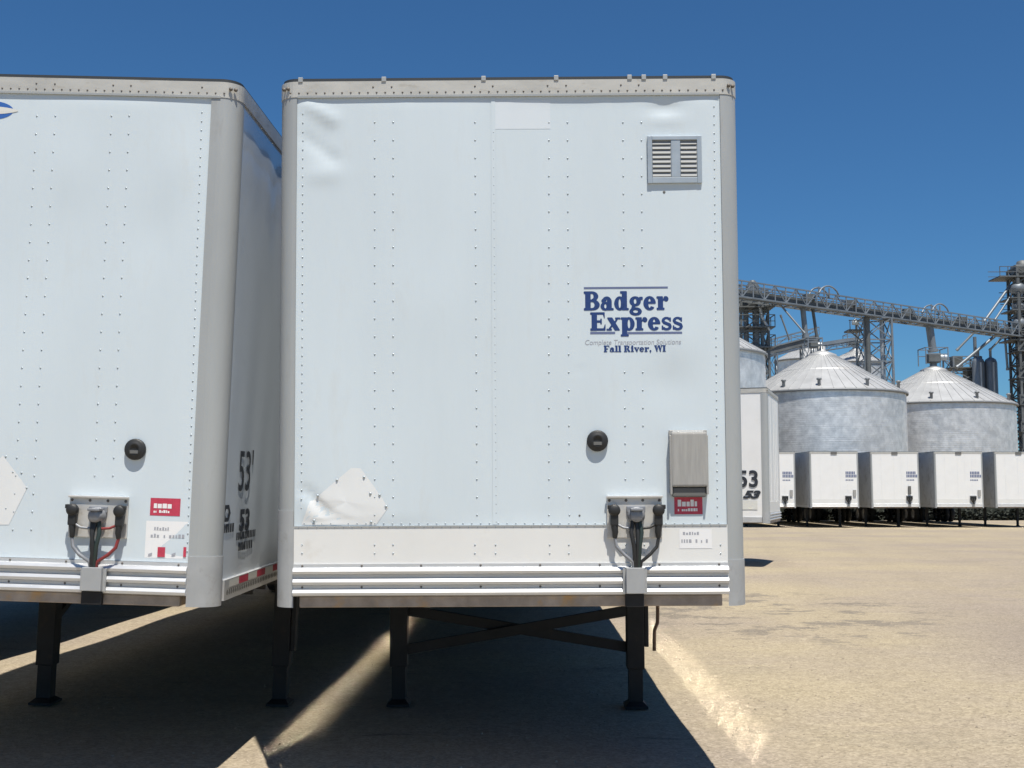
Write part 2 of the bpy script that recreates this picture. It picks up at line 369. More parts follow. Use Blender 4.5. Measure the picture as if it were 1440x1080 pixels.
def glyph(ch):
    g = Glyphs()
    if ch == 'B':
        g.R(.08, 0, .36, 1); g.R(0, 0, .08, .08); g.R(0, .92, .08, 1); g.R(.36, .92, .44, 1); g.R(.36, .47, .46, .55); g.R(.36, 0, .46, .08)
        g.O(.44, .75, .36, .25, .12, .17, -90, 90); g.O(.46, .275, .42, .275, .15, .195, -90, 90); w = .92
    elif ch == 'a':
        g.O(.26, .2, .26, .215, .08, .145); g.R(.37, 0, .61, .47); g.O(.345, .46, .265, .25, .03, .17, 0, 170); g.disc(.14, .5, .09); g.R(.61, 0, .72, .07); w = .75
    elif ch == 'd':
        g.O(.30, .35, .30, .365, .08, .28); g.R(.44, 0, .70, 1); g.R(.34, .92, .44, 1); g.R(.70, 0, .80, .07); w = .83
    elif ch == 'g':
        g.O(.32, .46, .31, .25, .09, .17); g.O(.34, -.10, .34, .20, .16, .11); g.P((.10, .06), (.22, .06), (.36, .24), (.16, .24)); g.R(.56, .56, .74, .68); w = .77
    elif ch == 'e':
        g.O(.34, .35, .34, .365, .09, .28, 0, 318); g.R(.25, .345, .66, .415); w = .72
    elif ch == 'r':
        g.R(.08, 0, .34, .70); g.R(0, 0, .08, .07); g.R(.34, 0, .42, .07); g.R(0, .63, .08, .70); g.P((.34, .45), (.48, .62), (.55, .71), (.42, .69)); g.disc(.53, .58, .125); w = .68
    elif ch == 'E':
        g.R(.08, 0, .36, 1); g.R(0, 0, .08, .08); g.R(0, .92, .08, 1); g.R(.36, .92, .80, 1); g.R(.36, 0, .84, .08)
        g.P((.74, .08), (.84, .08), (.84, .34)); g.P((.72, .92), (.80, .68), (.80, .92)); g.R(.36, .46, .58, .54); g.R(.58, .36, .63, .64); w = .89
    elif ch == 'x':
        g.P((.04, .70), (.32, .70), (.74, 0), (.46, 0)); g.P((.06, 0), (.15, 0), (.40, .33), (.345, .38)); g.P((.42, .43), (.47, .37), (.68, .70), (.60, .70))
        g.R(0, 0, .06, .06); g.R(.15, 0, .28, .06); g.R(.68, .64, .76, .70); g.R(.50, .64, .58, .70); w = .78
    elif ch == 'p':
        g.R(.08, -.34, .34, .70); g.R(0, -.34, .08, -.27); g.R(.34, -.34, .43, -.27); g.R(0, .63, .08, .70); g.O(.46, .35, .31, .365, .09, .28); w = .81
    elif ch == 's':
        g.O(.29, .52, .26, .19, .12, .12, 25, 200); g.O(.29, .185, .28, .195, .13, .12, -155, 20)
        g.P((.03, .52), (.10, .37), (.50, .19), (.57, .20), (.52, .33), (.18, .47)); g.R(.47, .48, .53, .68); g.R(.03, .02, .09, .22); w = .60
    elif ch == 'F':
        g.R(.08, 0, .36, 1); g.R(0, 0, .48, .08); g.R(0, .92, .08, 1); g.R(.36, .92, .80, 1); g.P((.70, .92), (.80, .64), (.80, .92)); g.R(.36, .44, .60, .54); w = .84
    elif ch == 'R':
        g.R(.08, 0, .36, 1); g.R(0, 0, .44, .08); g.R(0, .92, .44, 1); g.O(.44, .74, .34, .26, .10, .17, -90, 90); g.P((.40, .48), (.62, .52), (.94, 0), (.64, 0)); w = .98
    elif ch == 'l':
        g.R(.08, 0, .34, 1); g.R(0, 0, .42, .08); g.R(0, .92, .08, 1); w = .44
    elif ch == 'i':
        g.R(.08, 0, .34, .70); g.R(0, 0, .42, .08); g.R(0, .62, .08, .70); g.disc(.21, .88, .14); w = .44
    elif ch == 'v':
        g.P((.02, .70), (.30, .70), (.50, 0), (.34, 0)); g.P((.34, 0), (.44, 0), (.70, .70), (.58, .70)); g.R(0, .63, .36, .70); g.R(.50, .63, .76, .70); w = .76
    elif ch == 'W':
        for o in (0, .5): g.P((.04 + o, 1), (.32 + o, 1), (.48 + o, 0), (.34 + o, 0)); g.P((.34 + o, 0), (.42 + o, 0), (.62 + o, 1), (.53 + o, 1))
        g.R(0, .92, .38, 1); g.R(.96, .92, 1.22, 1); w = 1.2
    elif ch == 'I':
        g.R(.08, 0, .36, 1); g.R(0, 0, .44, .08); g.R(0, .92, .44, 1); w = .46
    elif ch == ',':
        g.disc(.14, .10, .13); g.P((.16, .05), (.27, .08), (.12, -.22), (.06, -.20)); w = .30
    else: w = .34
    return g.q, w


def word_polys(word, space=0.03):
    x, out = 0, []
    for ch in word:
        q, w = glyph(ch)
        out += [[(px + x, py) for px, py in p] for p in q]; x += w + space
    return out, x - space


def flat_text(text, size, offset=0.0, shear=0.0, xs=1.0):
    """built-in sans lettering as vertices and faces on a plane"""
    cu = bpy.data.curves.new("t", 'FONT'); cu.body = text; cu.size = size; cu.offset = offset; cu.shear = shear; cu.fill_mode = 'FRONT'
    o = bpy.data.objects.new("t", cu); C.objects.link(o)
    dg = bpy.context.evaluated_depsgraph_get(); me = bpy.data.meshes.new_from_object(o.evaluated_get(dg))
    vs = [(v.co.x * xs, v.co.y) for v in me.vertices]; fs = [tuple(p.vertices) for p in me.polygons]
    bpy.data.objects.remove(o); bpy.data.curves.remove(cu); bpy.data.meshes.remove(me)
    return vs, fs


# ------------------------------------------------------------------ box trailers
TW, TH_, TL = 2.59, 2.98, 16.15     # width, body height, length of a trailer body
HW = TW / 2


def placed(x, y, z, yaw, roll, pitch):
    return Matrix.Translation((x, y, z)) @ Matrix.Rotation(R(yaw), 4, 'Z') @ Matrix.Rotation(R(roll), 4, 'Y') @ Matrix.Rotation(R(pitch), 4, 'X')


def nose_reader(Mw):
    """turns a point of the photograph into metres across / up the nose of the trailer standing at Mw"""
    inv = Mw.inverted()
    o = inv @ Vector((0, 0, EYE))
    fw = Vector((0, math.cos(TH), math.sin(TH))); up = Vector((0, -math.sin(TH), math.cos(TH)))
    def F(px, py):
        d = inv.to_3x3() @ (fw + Vector((1, 0, 0)) * (px - 720) / FPX - up * (py - 540) / FPX)
        p = o - d * (o.y / d.y)
        return p.x, p.z
    return F


def side_reader(Mw, xs):
    inv = Mw.inverted(); o = inv @ Vector((0, 0, EYE))
    fw = Vector((0, math.cos(TH), math.sin(TH))); up = Vector((0, -math.sin(TH), math.cos(TH)))
    def F(px, py):
        d = inv.to_3x3() @ (fw + Vector((1, 0, 0)) * (px - 720) / FPX - up * (py - 540) / FPX)
        p = o + d * ((xs - o.x) / d.x)
        return p.y, p.z
    return F


def gauss(u, w, cu, cw, su, sw): return math.exp(-((u - cu) / su) ** 2 - ((w - cw) / sw) ** 2)


def ridge(u, w, a, b, wd):
    ax, ay = a; bx, by = b; L2 = (bx - ax) ** 2 + (by - ay) ** 2
    t = ((u - ax) * (bx - ax) + (w - ay) * (by - ay)) / L2; tc = min(1, max(0, t))
    d = math.hypot(u - ax - tc * (bx - ax), w - ay - tc * (by - ay))
    return math.exp(-(d / wd) ** 2)


def flat(u, w): return 0.0


def rivet(mb, u, w, y, mi, r=0.0055, h=0.003):
    vs = [(u + r * math.cos(R(60 * k)), y, w + r * math.sin(R(60 * k))) for k in range(6)] + \
         [(u + .55 * r * math.cos(R(60 * k)), y - h, w + .55 * r * math.sin(R(60 * k))) for k in range(6)]
    mb.faces(vs, [(k, (k + 1) % 6, 6 + (k + 1) % 6, 6 + k) for k in range(6)] + [tuple(range(6, 12))], mi, True)


def ground_local(Mw, u, v):
    """height in trailer space of the ground below point (u, v)"""
    inv = Mw.inverted(); z = 0.0
    for _ in range(5):
        p = Mw @ Vector((u, v, z)); z -= (p.z - gz(p.x, p.y) - bumps(p.x, p.y)) / (Mw.to_3x3() @ Vector((0, 0, 1))).z
    return z


def trailer_shell(t, Mw, w_seam, w_rub, w_cop, disp=flat, dense=True, post_seams=(0.53, 0.53), leg_v=2.5, posts_w=0.097, gear_off=0.02, rad=0.095, post_back=0.05, braces=True):
    """the parts every trailer has; trailer space: x across the nose, y back, z up from the nose's lower edge"""
    PW = HW - posts_w
    top0, top1 = 2.865, 2.955
    # nose panel with its waves and dents
    p = MB(); nu, nw = (84, 84) if dense else (10, 10)
    gr = [[p.bm.verts.new((-PW + 2 * PW * i / nu, disp(-PW + 2 * PW * i / nu, w_seam + (top0 - w_seam) * j / nw), w_seam + (top0 - w_seam) * j / nw)) for i in range(nu + 1)] for j in range(nw + 1)]
    for j in range(nw):
        for i in range(nu):
            f = p.bm.faces.new((gr[j][i], gr[j][i + 1], gr[j + 1][i + 1], gr[j + 1][i])); f.smooth = True
    t['panel_mb'] = p
    e = t['root']
    # corner posts: quarter rounds from sill to top rail
    for k, sx in enumerate((-1, 1)):
        r = rad
        def prof(pr, z0, z1, mb):
            pts = [(sx * PW, 0.0 - pr)]
            for q in range(9):
                a = R(90 * q / 8); pts.append((sx * (HW - r + (r + pr) * math.sin(a)), r - (r + pr) * math.cos(a)))
            pts.append((sx * (HW + pr), r + post_back))
            n = len(pts)
            lo = [mb.bm.verts.new((x, y, z0)) for x, y in pts]; hi = [mb.bm.verts.new((x, y, z1)) for x, y in pts]
            for i in range(n - 1):
                f = mb.bm.faces.new((lo[i], lo[i + 1], hi[i + 1], hi[i])); f.smooth = 1 < i < n - 2
            mb.bm.faces.new([mb.bm.verts.new((x, y, z0)) for x, y in pts]); mb.bm.faces.new([mb.bm.verts.new((x, y, z1)) for x, y in pts])
            f = mb.bm.faces.new((lo[-1], lo[0], hi[0], hi[-1]))
        mb = MB(); prof(0.006, post_seams[k] - 0.02, top0 + 0.01, mb)
        po = mb.build('corner_post', M['post'], e)
        if dense:
            mb = MB(); prof(0.011, 0.0, post_seams[k], mb)
            mb.build('post_foot', M['foot'], po)
        else:
            mb = MB(); prof(0.012, 0.0, post_seams[k] - 0.02, mb); mb.build('post_foot', M['foot'], po)
    # top rail wrapping nose and corners
    def wrap(pr, z0, z1, mb, back=0.35):
        r = rad; pts = [(-HW - pr, back)]
        for q in range(9):
            a = R(90 * q / 8); pts.append((-(HW - r + (r + pr) * math.cos(a)), r - (r + pr) * math.sin(a)))
        for q in range(9):
            a = R(90 - 90 * q / 8); pts.append((HW - r + (r + pr) * math.cos(a), r - (r + pr) * math.sin(a)))
        pts.append((HW + pr, back))
        lo = [mb.bm.verts.new((x, y, z0)) for x, y in pts]; hi = [mb.bm.verts.new((x, y, z1)) for x, y in pts]
        for i in range(len(pts) - 1): mb.bm.faces.new((lo[i], lo[i + 1], hi[i + 1], hi[i]))
        mb.bm.faces.new(lo); mb.bm.faces.new(hi); mb.bm.faces.new((lo[-1], lo[0], hi[0], hi[-1]))
    mb = MB(); wrap(0.009, top0, top1, mb)
    if dense:
        u = -HW + 0.06
        while u < HW - 0.05:
            rivet(mb, u, top0 + 0.024, -0.009, 1, 0.006, 0.003); u += 0.049
        for uu in t.get('pairs', ()):
            rivet(mb, uu, top0 + 0.056, -0.009, 1, 0.006, 0.003)
        for uu in (-HW + 0.02, -HW + 0.045, HW - 0.045, HW - 0.02):
            mb.lathe([(0.011, 0.0), (0.011, -0.008), (0.0, -0.009)], (uu, 0.013 if abs(uu) > HW - .03 else 0.0, top0 + 0.05), 'Y', 8, 1)
        mb.box((-HW + 0.10, -0.0115, top0 - 0.004), (HW - 0.10, -0.0065, top0 + 0.008), 2)
    t['rail'] = mb.build('top_rail', [M['rail'], M['rivet_alu'], M['post']], e)
    mb = MB(); wrap(-0.004, top1 - 0.03, TH_ - 0.004, mb, TL)
    mb.build('roof_edge_seal', M['seal'], e)
    mb = MB(); mb.box((-HW + 0.06, 0.08, TH_ - 0.02), (HW - 0.06, TL - 0.04, TH_ + 0.004)); mb.build('roof', M['paint'], e)
    # sides
    for sx in (-1, 1):
        mb = MB(); x = sx * HW
        n, nz = (340, 14) if dense else (1, 1)
        vs_ = [rad + post_back - .008 + (TL - rad - post_back + .008) * k / n for k in range(n + 1)]; zs_ = [0.13 + 2.745 * j / nz for j in range(nz + 1)]
        def rip(v, z):
            if not dense: return 0.0
            a = 0.0013 * math.sin(v * 15.4 + 1.2 * math.sin(z * 3.1)) * (1 + .6 * math.sin(z * 2.2 + v * .9)) + 0.0012 * math.sin(v * 5.1 + 1.9 * z) + 0.0009 * math.sin(v * 9.3 - 2.7 * z + 1)
            return .8 * a * min(1, (v - rad) / .1, (z - .13) / .1 + .01, (2.875 - z) / .1 + .01)
        rows = [[mb.bm.verts.new((x - sx * (0.003 - rip(v, z)), v, z)) for v in vs_] for z in zs_]
        for j in range(nz):
            for k in range(n):
                f = mb.bm.faces.new((rows[j][k], rows[j][k + 1], rows[j + 1][k + 1], rows[j + 1][k])); f.smooth = True
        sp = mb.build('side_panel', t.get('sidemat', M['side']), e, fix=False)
        if sx == 1: t['side'] = sp
        else: t['side_l'] = sp
        mb = MB(); mb.box((x - 0.03, 0.351, top0), (x + 0.009, TL, top1)) if sx > 0 else mb.box((x - 0.009, 0.351, top0), (x + 0.03, TL, top1))
        mb.build('side_top_rail', M['rail'], e)
        mb = MB()
        a, b = (x - 0.03, x + 0.014) if sx > 0 else (x - 0.014, x + 0.03)
        mb.box((a, 0.155, 0.02), (b, TL, 0.135))
        if dense and sx > 0:
            for k in range(150):
                v = 0.22 + k * 0.045
                mb.lathe([(0.0165, 0.0), (0.0, 0.001)], (x + 0.0145, v, 0.062 + 0.0 * k), 'X', 8, 1)
        t['srail' if sx > 0 else 'srail_l'] = mb.build('side_bottom_rail', [M['alu'], M['docdark']], e)
    # lower nose: kick panel, ribbed rub rail, rusty coupler edge
    mb = MB(); mb.box((-PW, -0.006, w_rub), (PW, 0.02, w_seam + 0.004))
    t['kick_mb'] = mb
    mb = MB(); prof = []
    nrib = 3; h = (w_rub - w_cop) / nrib
    for k in range(nrib):
        z = w_cop + k * h
        prof += [(-0.018, z), (-0.034, z + h * .10), (-0.037, z + h * .35), (-0.028, z + h * .62), (-0.012, z + h * .70), (-0.012, z + h * .97)]
    prof.append((-0.012, w_rub))
    aa = [mb.bm.verts.new((-PW, y, z)) for y, z in prof]; bb = [mb.bm.verts.new((PW, y, z)) for y, z in prof]
    for i in range(len(prof) - 1): mb.bm.faces.new((aa[i], bb[i], bb[i + 1], aa[i + 1]))
    ax = [mb.bm.verts.new((-PW, 0.03, z)) for z in (w_cop, w_rub)]; bx = [mb.bm.verts.new((PW, 0.03, z)) for z in (w_cop, w_rub)]
    mb.bm.faces.new([ax[0]] + aa + [ax[1]]); mb.bm.faces.new([bx[0]] + bb + [bx[1]]); mb.bm.faces.new((aa[-1], bb[-1], bx[1], ax[1])); mb.bm.faces.new((aa[0], bb[0], bx[0], ax[0]))
    if dense:
        for k in (0, 2):
            for q in range(8): rivet(mb, -PW + 0.05 + q * (2 * PW - 0.1) / 7, w_cop + k * h + h * .83, -0.012, 1, 0.007, 0.004)
    mb.build('rub_rail', [M['alu'], M['rivet_alu']], e)
    mb = MB(); mb.box((-PW + 0.035, -0.012, 0.0), (PW - 0.035, 0.9, w_cop - 0.002), 0, 0.006 if dense else 0); mb.build('coupler_edge', M['rust'], e)
    # underframe
    mb = MB(); mb.box((-HW + 0.02, 0.2, 0.06), (HW - 0.02, TL - 0.05, 0.11))
    if dense:
        k = 1.0
        while k < TL - 0.3:
            mb.box((-HW + 0.03, k, -0.03), (HW - 0.03, k + 0.05, 0.058)); k += 0.34
        for sx in (-0.55, 0.55): mb.box((sx - 0.05, 10.5, -0.32), (sx + 0.05, TL - 0.3, -0.032))
    mb.build('underframe', M['frame'], e)
    mb = MB(); mb.box((-HW + 0.02, TL - 0.05, 0.0), (HW - 0.02, TL - 0.01, TH_ - 0.03)); mb.build('rear_door', M['paint'], e)
    # landing gear
    cu = gear_off
    for sx in (-1, 1):
        u = cu + sx * 0.895; zg = ground_local(Mw, u, leg_v)
        mb = MB()
        mb.box((u - 0.066, leg_v - 0.066, zg + 0.30), (u + 0.066, leg_v + 0.066, 0.06), 0, 0.008 if dense else 0)
        mb.box((u - 0.052, leg_v - 0.052, zg + 0.05), (u + 0.052, leg_v + 0.052, zg + 0.31))
        if dense and sx > 0: mb.box((u + 0.067, leg_v - 0.05, -0.60), (u + 0.10, leg_v + 0.05, 0.02), 0, 0.006)
        lg = mb.build('landing_leg', M['frame'], e)
        mb = MB(); mb.box((u - 0.085, leg_v - 0.11, zg + 0.012), (u + 0.085, leg_v + 0.11, zg + 0.03), 0)
        mb.faces([(u - .083, leg_v - .1, zg + .03), (u + .083, leg_v - .1, zg + .03), (u + .083, leg_v + .1, zg + .03), (u - .083, leg_v + .1, zg + .03),
                  (u - .05, leg_v - .05, zg + .06), (u + .05, leg_v - .05, zg + .06), (u + .05, leg_v + .05, zg + .06), (u - .05, leg_v + .05, zg + .06)],
                 [(0, 1, 5, 4), (1, 2, 6, 5), (2, 3, 7, 6), (3, 0, 4, 7), (4, 5, 6, 7)])
        mb.build('foot_plate', M['frame'], lg)
    if dense:
        for za, zb in ((-0.33, -0.61), (-0.61, -0.33)) if braces else ():
            mb = MB(); off = 0.035 if za > -.5 else -0.035
            mb.bar((cu - 0.83, leg_v + off, za), (cu + 0.83, leg_v + off, zb), 0.045, 0.075); mb.build('cross_brace', M['frame'], e)
        for sx in (-1, 1):
            mb = MB(); u = cu + sx * 0.895; mb.bar((u, leg_v + 0.05, -0.45), (u, leg_v + 1.15, 0.02), 0.05, 0.05); mb.build('leg_strut', M['frame'], e)
        mb = MB(); u = cu + 0.895
        if braces: mb.tube([(u + 0.105, leg_v, -0.02), (u + 0.16, leg_v - 0.02, -0.022), (u + 0.175, leg_v - 0.03, -0.05), (u + 0.172, leg_v - 0.03, -0.36), (u + 0.17, leg_v - 0.03, -0.42), (u + 0.145, leg_v - 0.035, -0.48), (u + 0.142, leg_v - 0.035, -0.63)], 0.014, 8)
        mb.build('crank_handle', M['rust2'], e) if braces else mb.bm.free()
    # tandem axles
    for v in (12.9, 14.2):
        mb = MB(); z0 = ground_local(Mw, 0, v) + 0.51
        mb.tube([(-1.15, v, z0), (1.15, v, z0)], 0.065, 8)
        for sx in (-.55, .55): mb.box((sx - .05, v - .1, z0), (sx + .05, v + .1, max(z0 + .1, -0.31)))
        ax_ = mb.build('axle', M['frame'], e)
        for u in (-1.13, -0.80, 0.80, 1.13):
            z = ground_local(Mw, u, v) + 0.51
            mb = MB(); hw = 0.135; sgn = 1
            mb.lathe([(.30, -hw), (.44, -hw), (.50, -hw * .72), (.508, 0), (.50, hw * .72), (.44, hw), (.30, hw)], (u, v, z), 'X', 24)
            w = mb.build('wheel', M['tyre'], e)
            mb = MB(); mb.lathe([(.0, -.04 * (1 if u < 0 else -1)), (.12, -.05 * (1 if u < 0 else -1)), (.2, .02), (.28, -.03), (.305, -hw * .95), (.305, hw * .95)], (u, v, z), 'X', 20)
            mb.build('rim', M['rim'], w)
    return t


def decal_mb(polys, X0, Z0, sc, disp, base, mb=None, mi=0, scx=None):
    mb = mb or MB(); scx = scx or sc
    for k, p in enumerate(polys):
        y = -base - TIN * (k % 23)
        mb.faces([(X0 + a * scx, y + disp(X0 + a * scx, Z0 + b * sc), Z0 + b * sc) for a, b in p], [tuple(range(len(p)))], mi)
    return mb


def scribble(mb, u0, w0, u1, h, disp, base, mi=0, gap=0.35):
    """a line of lettering too small to read"""
    u = u0; k = 0
    while u < u1:
        L = h * random.uniform(.35, .8)
        hh = h * random.choice((.7, .75, 1.0, 1.0))
        if random.random() > 0.13:
            y = disp(u, w0) - base
            mb.faces([(u, y, w0), (u + L, y, w0), (u + L, y, w0 + hh), (u, y, w0 + hh)], [(0, 1, 2, 3)], mi)
        u += L + h * gap; k += 1


def text_part(name, text, size, u, w, matl, parent, disp=flat, base=0.004, offset=0, shear=0, xs=1.0, plane='nose', X=0, sgn=1, label=None, bold=0):
    vs, fs = flat_text(text, size, offset, shear, xs); mb = MB()
    if bold:
        for k, dx in enumerate((-bold, 0, bold)): mb.faces([(u + a + dx, disp(u + a, w + b) - base - k * TIN, w + b) for a, b in vs], fs)
        return mb.build(name, matl, parent, label)
    if plane == 'nose': pts = [(u + a, disp(u + a, w + b) - base, w + b) for a, b in vs]
    else: pts = [(X + sgn * base, u + sgn * a, w + b) for a, b in vs]
    mb.faces(pts, fs); return mb.build(name, matl, parent, label)


def connector_station(t, F, disp, cx, plate, box, seed):
    """aluminium mounting plate with two air couplings, an electric socket, hoses and the cable box below"""
    e = t['root']; rnd = random.Random(seed)
    u0, w1 = F(*plate[:2]); u1, w0 = F(*plate[2:])
    mb = MB(); mb.box((u0, -0.016, w0), (u1, 0.0, w1), 0, 0.003)
    mb.box((u0 - 0.004, -0.03, w1 - 0.008), (u1 + 0.004, -0.014, w1 + 0.003), 0, 0.002)
    for k in range(4): rivet(mb, u0 + 0.014 + k * (u1 - u0 - 0.028) / 3, w1 - 0.022, -0.016, 1, 0.009, 0.006)
    pl = mb.build('connector_plate', [M['plate'], M['rivet_alu']], e)
    uc = F(cx, 740)[0]; bw = F(box[0], box[1]); bw2 = F(box[2], box[3])
    top_box = bw[1]
    dw = u1 - u0
    for sx in (-1, 1):
        gu = uc + sx * dw * 0.40; gw = w1 - 0.075
        mb = MB()
        mb.lathe([(0.0, -0.075), (0.024, -0.075), (0.033, -0.066), (0.034, -0.05), (0.022, -0.045), (0.022, -0.016)], (gu, 0, gw), 'Y', 14)
        mb.box((gu - 0.022, -0.066, gw - 0.085), (gu + 0.022, -0.03, gw - 0.02), 0, 0.008)
        mb.box((gu + sx * 0.02 - 0.018, -0.07, gw + 0.006), (gu + sx * 0.02 + 0.018, -0.05, gw + 0.03), 0, 0.005)
        mb.tube([(gu, -0.045, gw - 0.08), (gu - sx * 0.004, -0.05, gw - 0.12), (gu - sx * 0.002, -0.045, gw - 0.15)], [0.02, 0.017, 0.013], 8)
        gh = mb.build('air_coupling', M['black'], pl)
        mb = MB()
        mb.tube([(gu, -0.045, gw - 0.145), (gu - sx * 0.012, -0.05, gw - 0.20), (gu - sx * 0.05, -0.06, gw - 0.24), (uc + sx * 0.022, -0.055, top_box + 0.03), (uc + sx * 0.014, -0.045, top_box - 0.03)], 0.0095, 8)
        mb.tube([(gu, -0.04, gw - 0.07), (gu - sx * 0.05, -0.055, gw - 0.095), (uc + sx * 0.03, -0.05, gw - 0.10)], 0.007, 8)
        mb.build('air_hose', M['grey'] if sx < 0 else M['hose_red'] if seed == 2 else M['black'], pl)
    mb = MB(); sw = w1 - 0.105
    mb.lathe([(0.0, -0.085), (0.030, -0.085), (0.034, -0.08), (0.036, -0.05), (0.048, -0.045), (0.048, -0.016)], (uc, 0, sw), 'Y', 18)
    mb.box((uc - 0.052, -0.03, sw + 0.015), (uc + 0.052, -0.016, sw + 0.052), 0, 0.006)
    mb.box((uc - 0.034, -0.10, sw + 0.028), (uc + 0.034, -0.03, sw + 0.042), 0, 0.004)
    mb.build('electric_socket', M['grey'], pl)
    for k, (o, m) in enumerate(((-0.010, 'black'), (0.008, 'hose_green'), (0.0, 'black'))):
        mb = MB(); q = rnd.uniform(-.01, .01)
        mb.tube([(uc + o * 2, -0.045, sw - 0.03), (uc + o * 2.4 + q, -0.062, sw - 0.09), (uc + o + q, -0.068, (sw + top_box) / 2 - 0.02), (uc + o, -0.055, top_box + 0.02), (uc + o, -0.045, top_box - 0.03)], 0.012, 8)
        mb.build('cable', M[m], pl)
    mb = MB(); mb.box((bw[0] + 0.012, -0.075, bw2[1]), (bw2[0] - 0.012, -0.030, bw[1]), 0, 0.004)
    mb.box((bw[0] - 0.004, -0.045, bw2[1] - 0.004), (bw2[0] + 0.004, -0.032, bw[1] - 0.004), 0, 0.002)
    cb = mb.build('cable_box', M['foot'], e)
    mb = MB(); mb.box((bw[0] + 0.008, -0.05, 0.0), (bw2[0] - 0.014, -0.014, bw2[1] - 0.004), 0, 0.003); mb.build('box_bracket', M['frame'], cb)
    return pl


def round_socket(t, F, px, py, rpx=15):
    u, w = F(px, py); r = rpx / 253
    mb = MB(); mb.lathe([(0.0, -0.022), (r * .34, -0.023), (r * .42, -0.029), (r * .58, -0.030), (r * .66, -0.026), (r * .86, -0.025), (r * .95, -0.022), (r, -0.016), (r, -0.002)], (u, 0, w), 'Y', 24)
    o = mb.build('round_coupling', M['black'], t['root'])
    mb = MB(); mb.box((u - r * .38, -0.0315, w - r * .40), (u + r * .38, -0.0285, w - r * .10), 0, 0.001); mb.build('cover_tab', M['docdark'], o)


def rivet_column(mb, u, ws, disp, mi=1, r=0.0058):
    for w in ws: rivet(mb, u + random.uniform(-.0015, .0015), w, disp(u, w), mi, r)


def arange(a, b, s):
    out = []
    while a < b: out.append(a); a += s
    return out


# ---- the lettered trailer in the middle
MW = placed(-0.0074, 6.5458, 0.9804, -0.5251, -0.2893, 1.4241); F = nose_reader(MW)
tm = {'root': empty('box_trailer', "white box trailer with large blue lettering and a louvred vent on its nose", "trailer", matrix=MW)}
SEAM, RUB, COP = F(700, 740)[1], F(700, 792)[1], F(700, 837)[1]
crease_a, crease_b = F(425, 150), F(470, 215)


def disp_m(u, w):
    edge = min(1, (HW - 0.10 - abs(u)) / 0.06, (w - SEAM) / 0.06, (2.865 - w) / 0.05); edge = max(0, edge)
    d = 0.0038 * math.sin(3.1 * u + 1.1 * w + .4) * math.sin(1.9 * w - .8 * u) + 0.0009 * math.sin(7.3 * u - 2.2) * math.sin(4.1 * w + 1.0)
    d -= 0.0022 * max(0, math.cos((u + 0.58) * 2 * math.pi / 0.56)) ** 8 * 0.4
    c = F(0, 0)
    d += 0.010 * gauss(u, w, *F(935, 152), .085, .035) - 0.004 * gauss(u, w, *F(935, 168), .10, .03)
    d += -0.010 * ridge(u, w, *RA, .035) + 0.007 * ridge(u, w, *RB, .03) + 0.006 * gauss(u, w, *F(455, 190), .07, .10)
    d += -0.006 * gauss(u, w, *F(455, 245), .10, .05)
    d += 0.010 * ridge(u, w, *RC, .022) - 0.008 * ridge(u, w, *RD, .025)
    d += -0.003 * gauss(u, w, *F(818, 516), .035, .010) + 0.004 * gauss(u, w, *F(818, 522), .035, .010)
    d += 0.005 * gauss(u, w, *F(940, 540), .14, .12) - 0.004 * gauss(u, w, *F(960, 480), .13, .15) - 0.004 * gauss(u, w, *F(600, 430), .3, .25)
    return d * edge


RA = (F(430, 145), F(468, 168)); RB = (F(424, 190), F(470, 225)); RC = (F(430, 690), F(478, 738)); RD = (F(424, 700), F(445, 738))
_cache = {}
pairs = [F(x, 124)[0] for x in (525, 551, 668, 693, 770, 796, 873, 898)]
tm['pairs'] = pairs
trailer_shell(tm, MW, SEAM, RUB, COP, disp_m, True, (F(400, 718)[1], F(1030, 787)[1]))
E_ = tm['root']
pm = tm['panel_mb']
zs = [F(700, y)[1] for y in (172, 735)]
for xa, xb in ((527, 527), (553, 553), (668, 671), (772, 772), (798, 801), (876, 880), (902, 905)):
    n = 23
    for k in range(n):
        y = 172 + 25.1 * k; px = xa + (xb - xa) * k / n
        if 395 < y < 500 and 815 < px < 960: continue
        if px > 860 and 190 < y < 260 and px > 905: continue
        u, w = F(px, y)
        if w > SEAM + .03: rivet(pm, u, w, disp_m(u, w), 1, 0.0058)
for xa, xb in ((694, 698), (426, 424)):
    for k in range(45):
        y = 186 + 12.45 * k if xa > 600 else 160 + 12.6 * k
        u, w = F(xa + (xb - xa) * k / 45, y)
        if w > SEAM + .02: rivet(pm, u, w, disp_m(u, w), 1, 0.0052)
for k in range(47):
    u, w = F(1004 + 5 * k / 47, 150 + 12.5 * k)
    if w > SEAM + .02: rivet(pm, u, w, disp_m(u, w), 1, 0.005)
for k in range(48):
    u, w = F(428 + 12.4 * k, 736)
    rivet(pm, u, w, disp_m(u, w), 1, 0.005)
# overlap of the two sheets and the folded strips along the edges
us = F(693, 400)[0]
for a in range(60):
    w0 = SEAM + .01 + (2.86 - SEAM - .01) * a / 60; w1 = SEAM + .01 + (2.86 - SEAM - .01) * (a + 1) / 60
    pm.faces([(us - .006, disp_m(us, w0) - .0022, w0), (us + .018, disp_m(us, w0) - .0022, w0), (us + .018, disp_m(us, w1) - .0022, w1), (us - .006, disp_m(us, w1) - .0022, w1)], [(0, 1, 2, 3)], 0)
panel = pm.build('nose_panel', [M['paint'], M['rivet']], E_, fix=False)
km = tm['kick_mb']
for xs_ in (527, 553, 668, 697, 773, 800, 880, 906, 425, 1013):
    for y in (766, 778):
        u, w = F(xs_, y); rivet(km, u, w, -0.006, 1, 0.0055)
for k in range(48):
    u = -1.17 + k * 0.0495; rivet(km, u, SEAM - 0.004, -0.006, 1, 0.004)
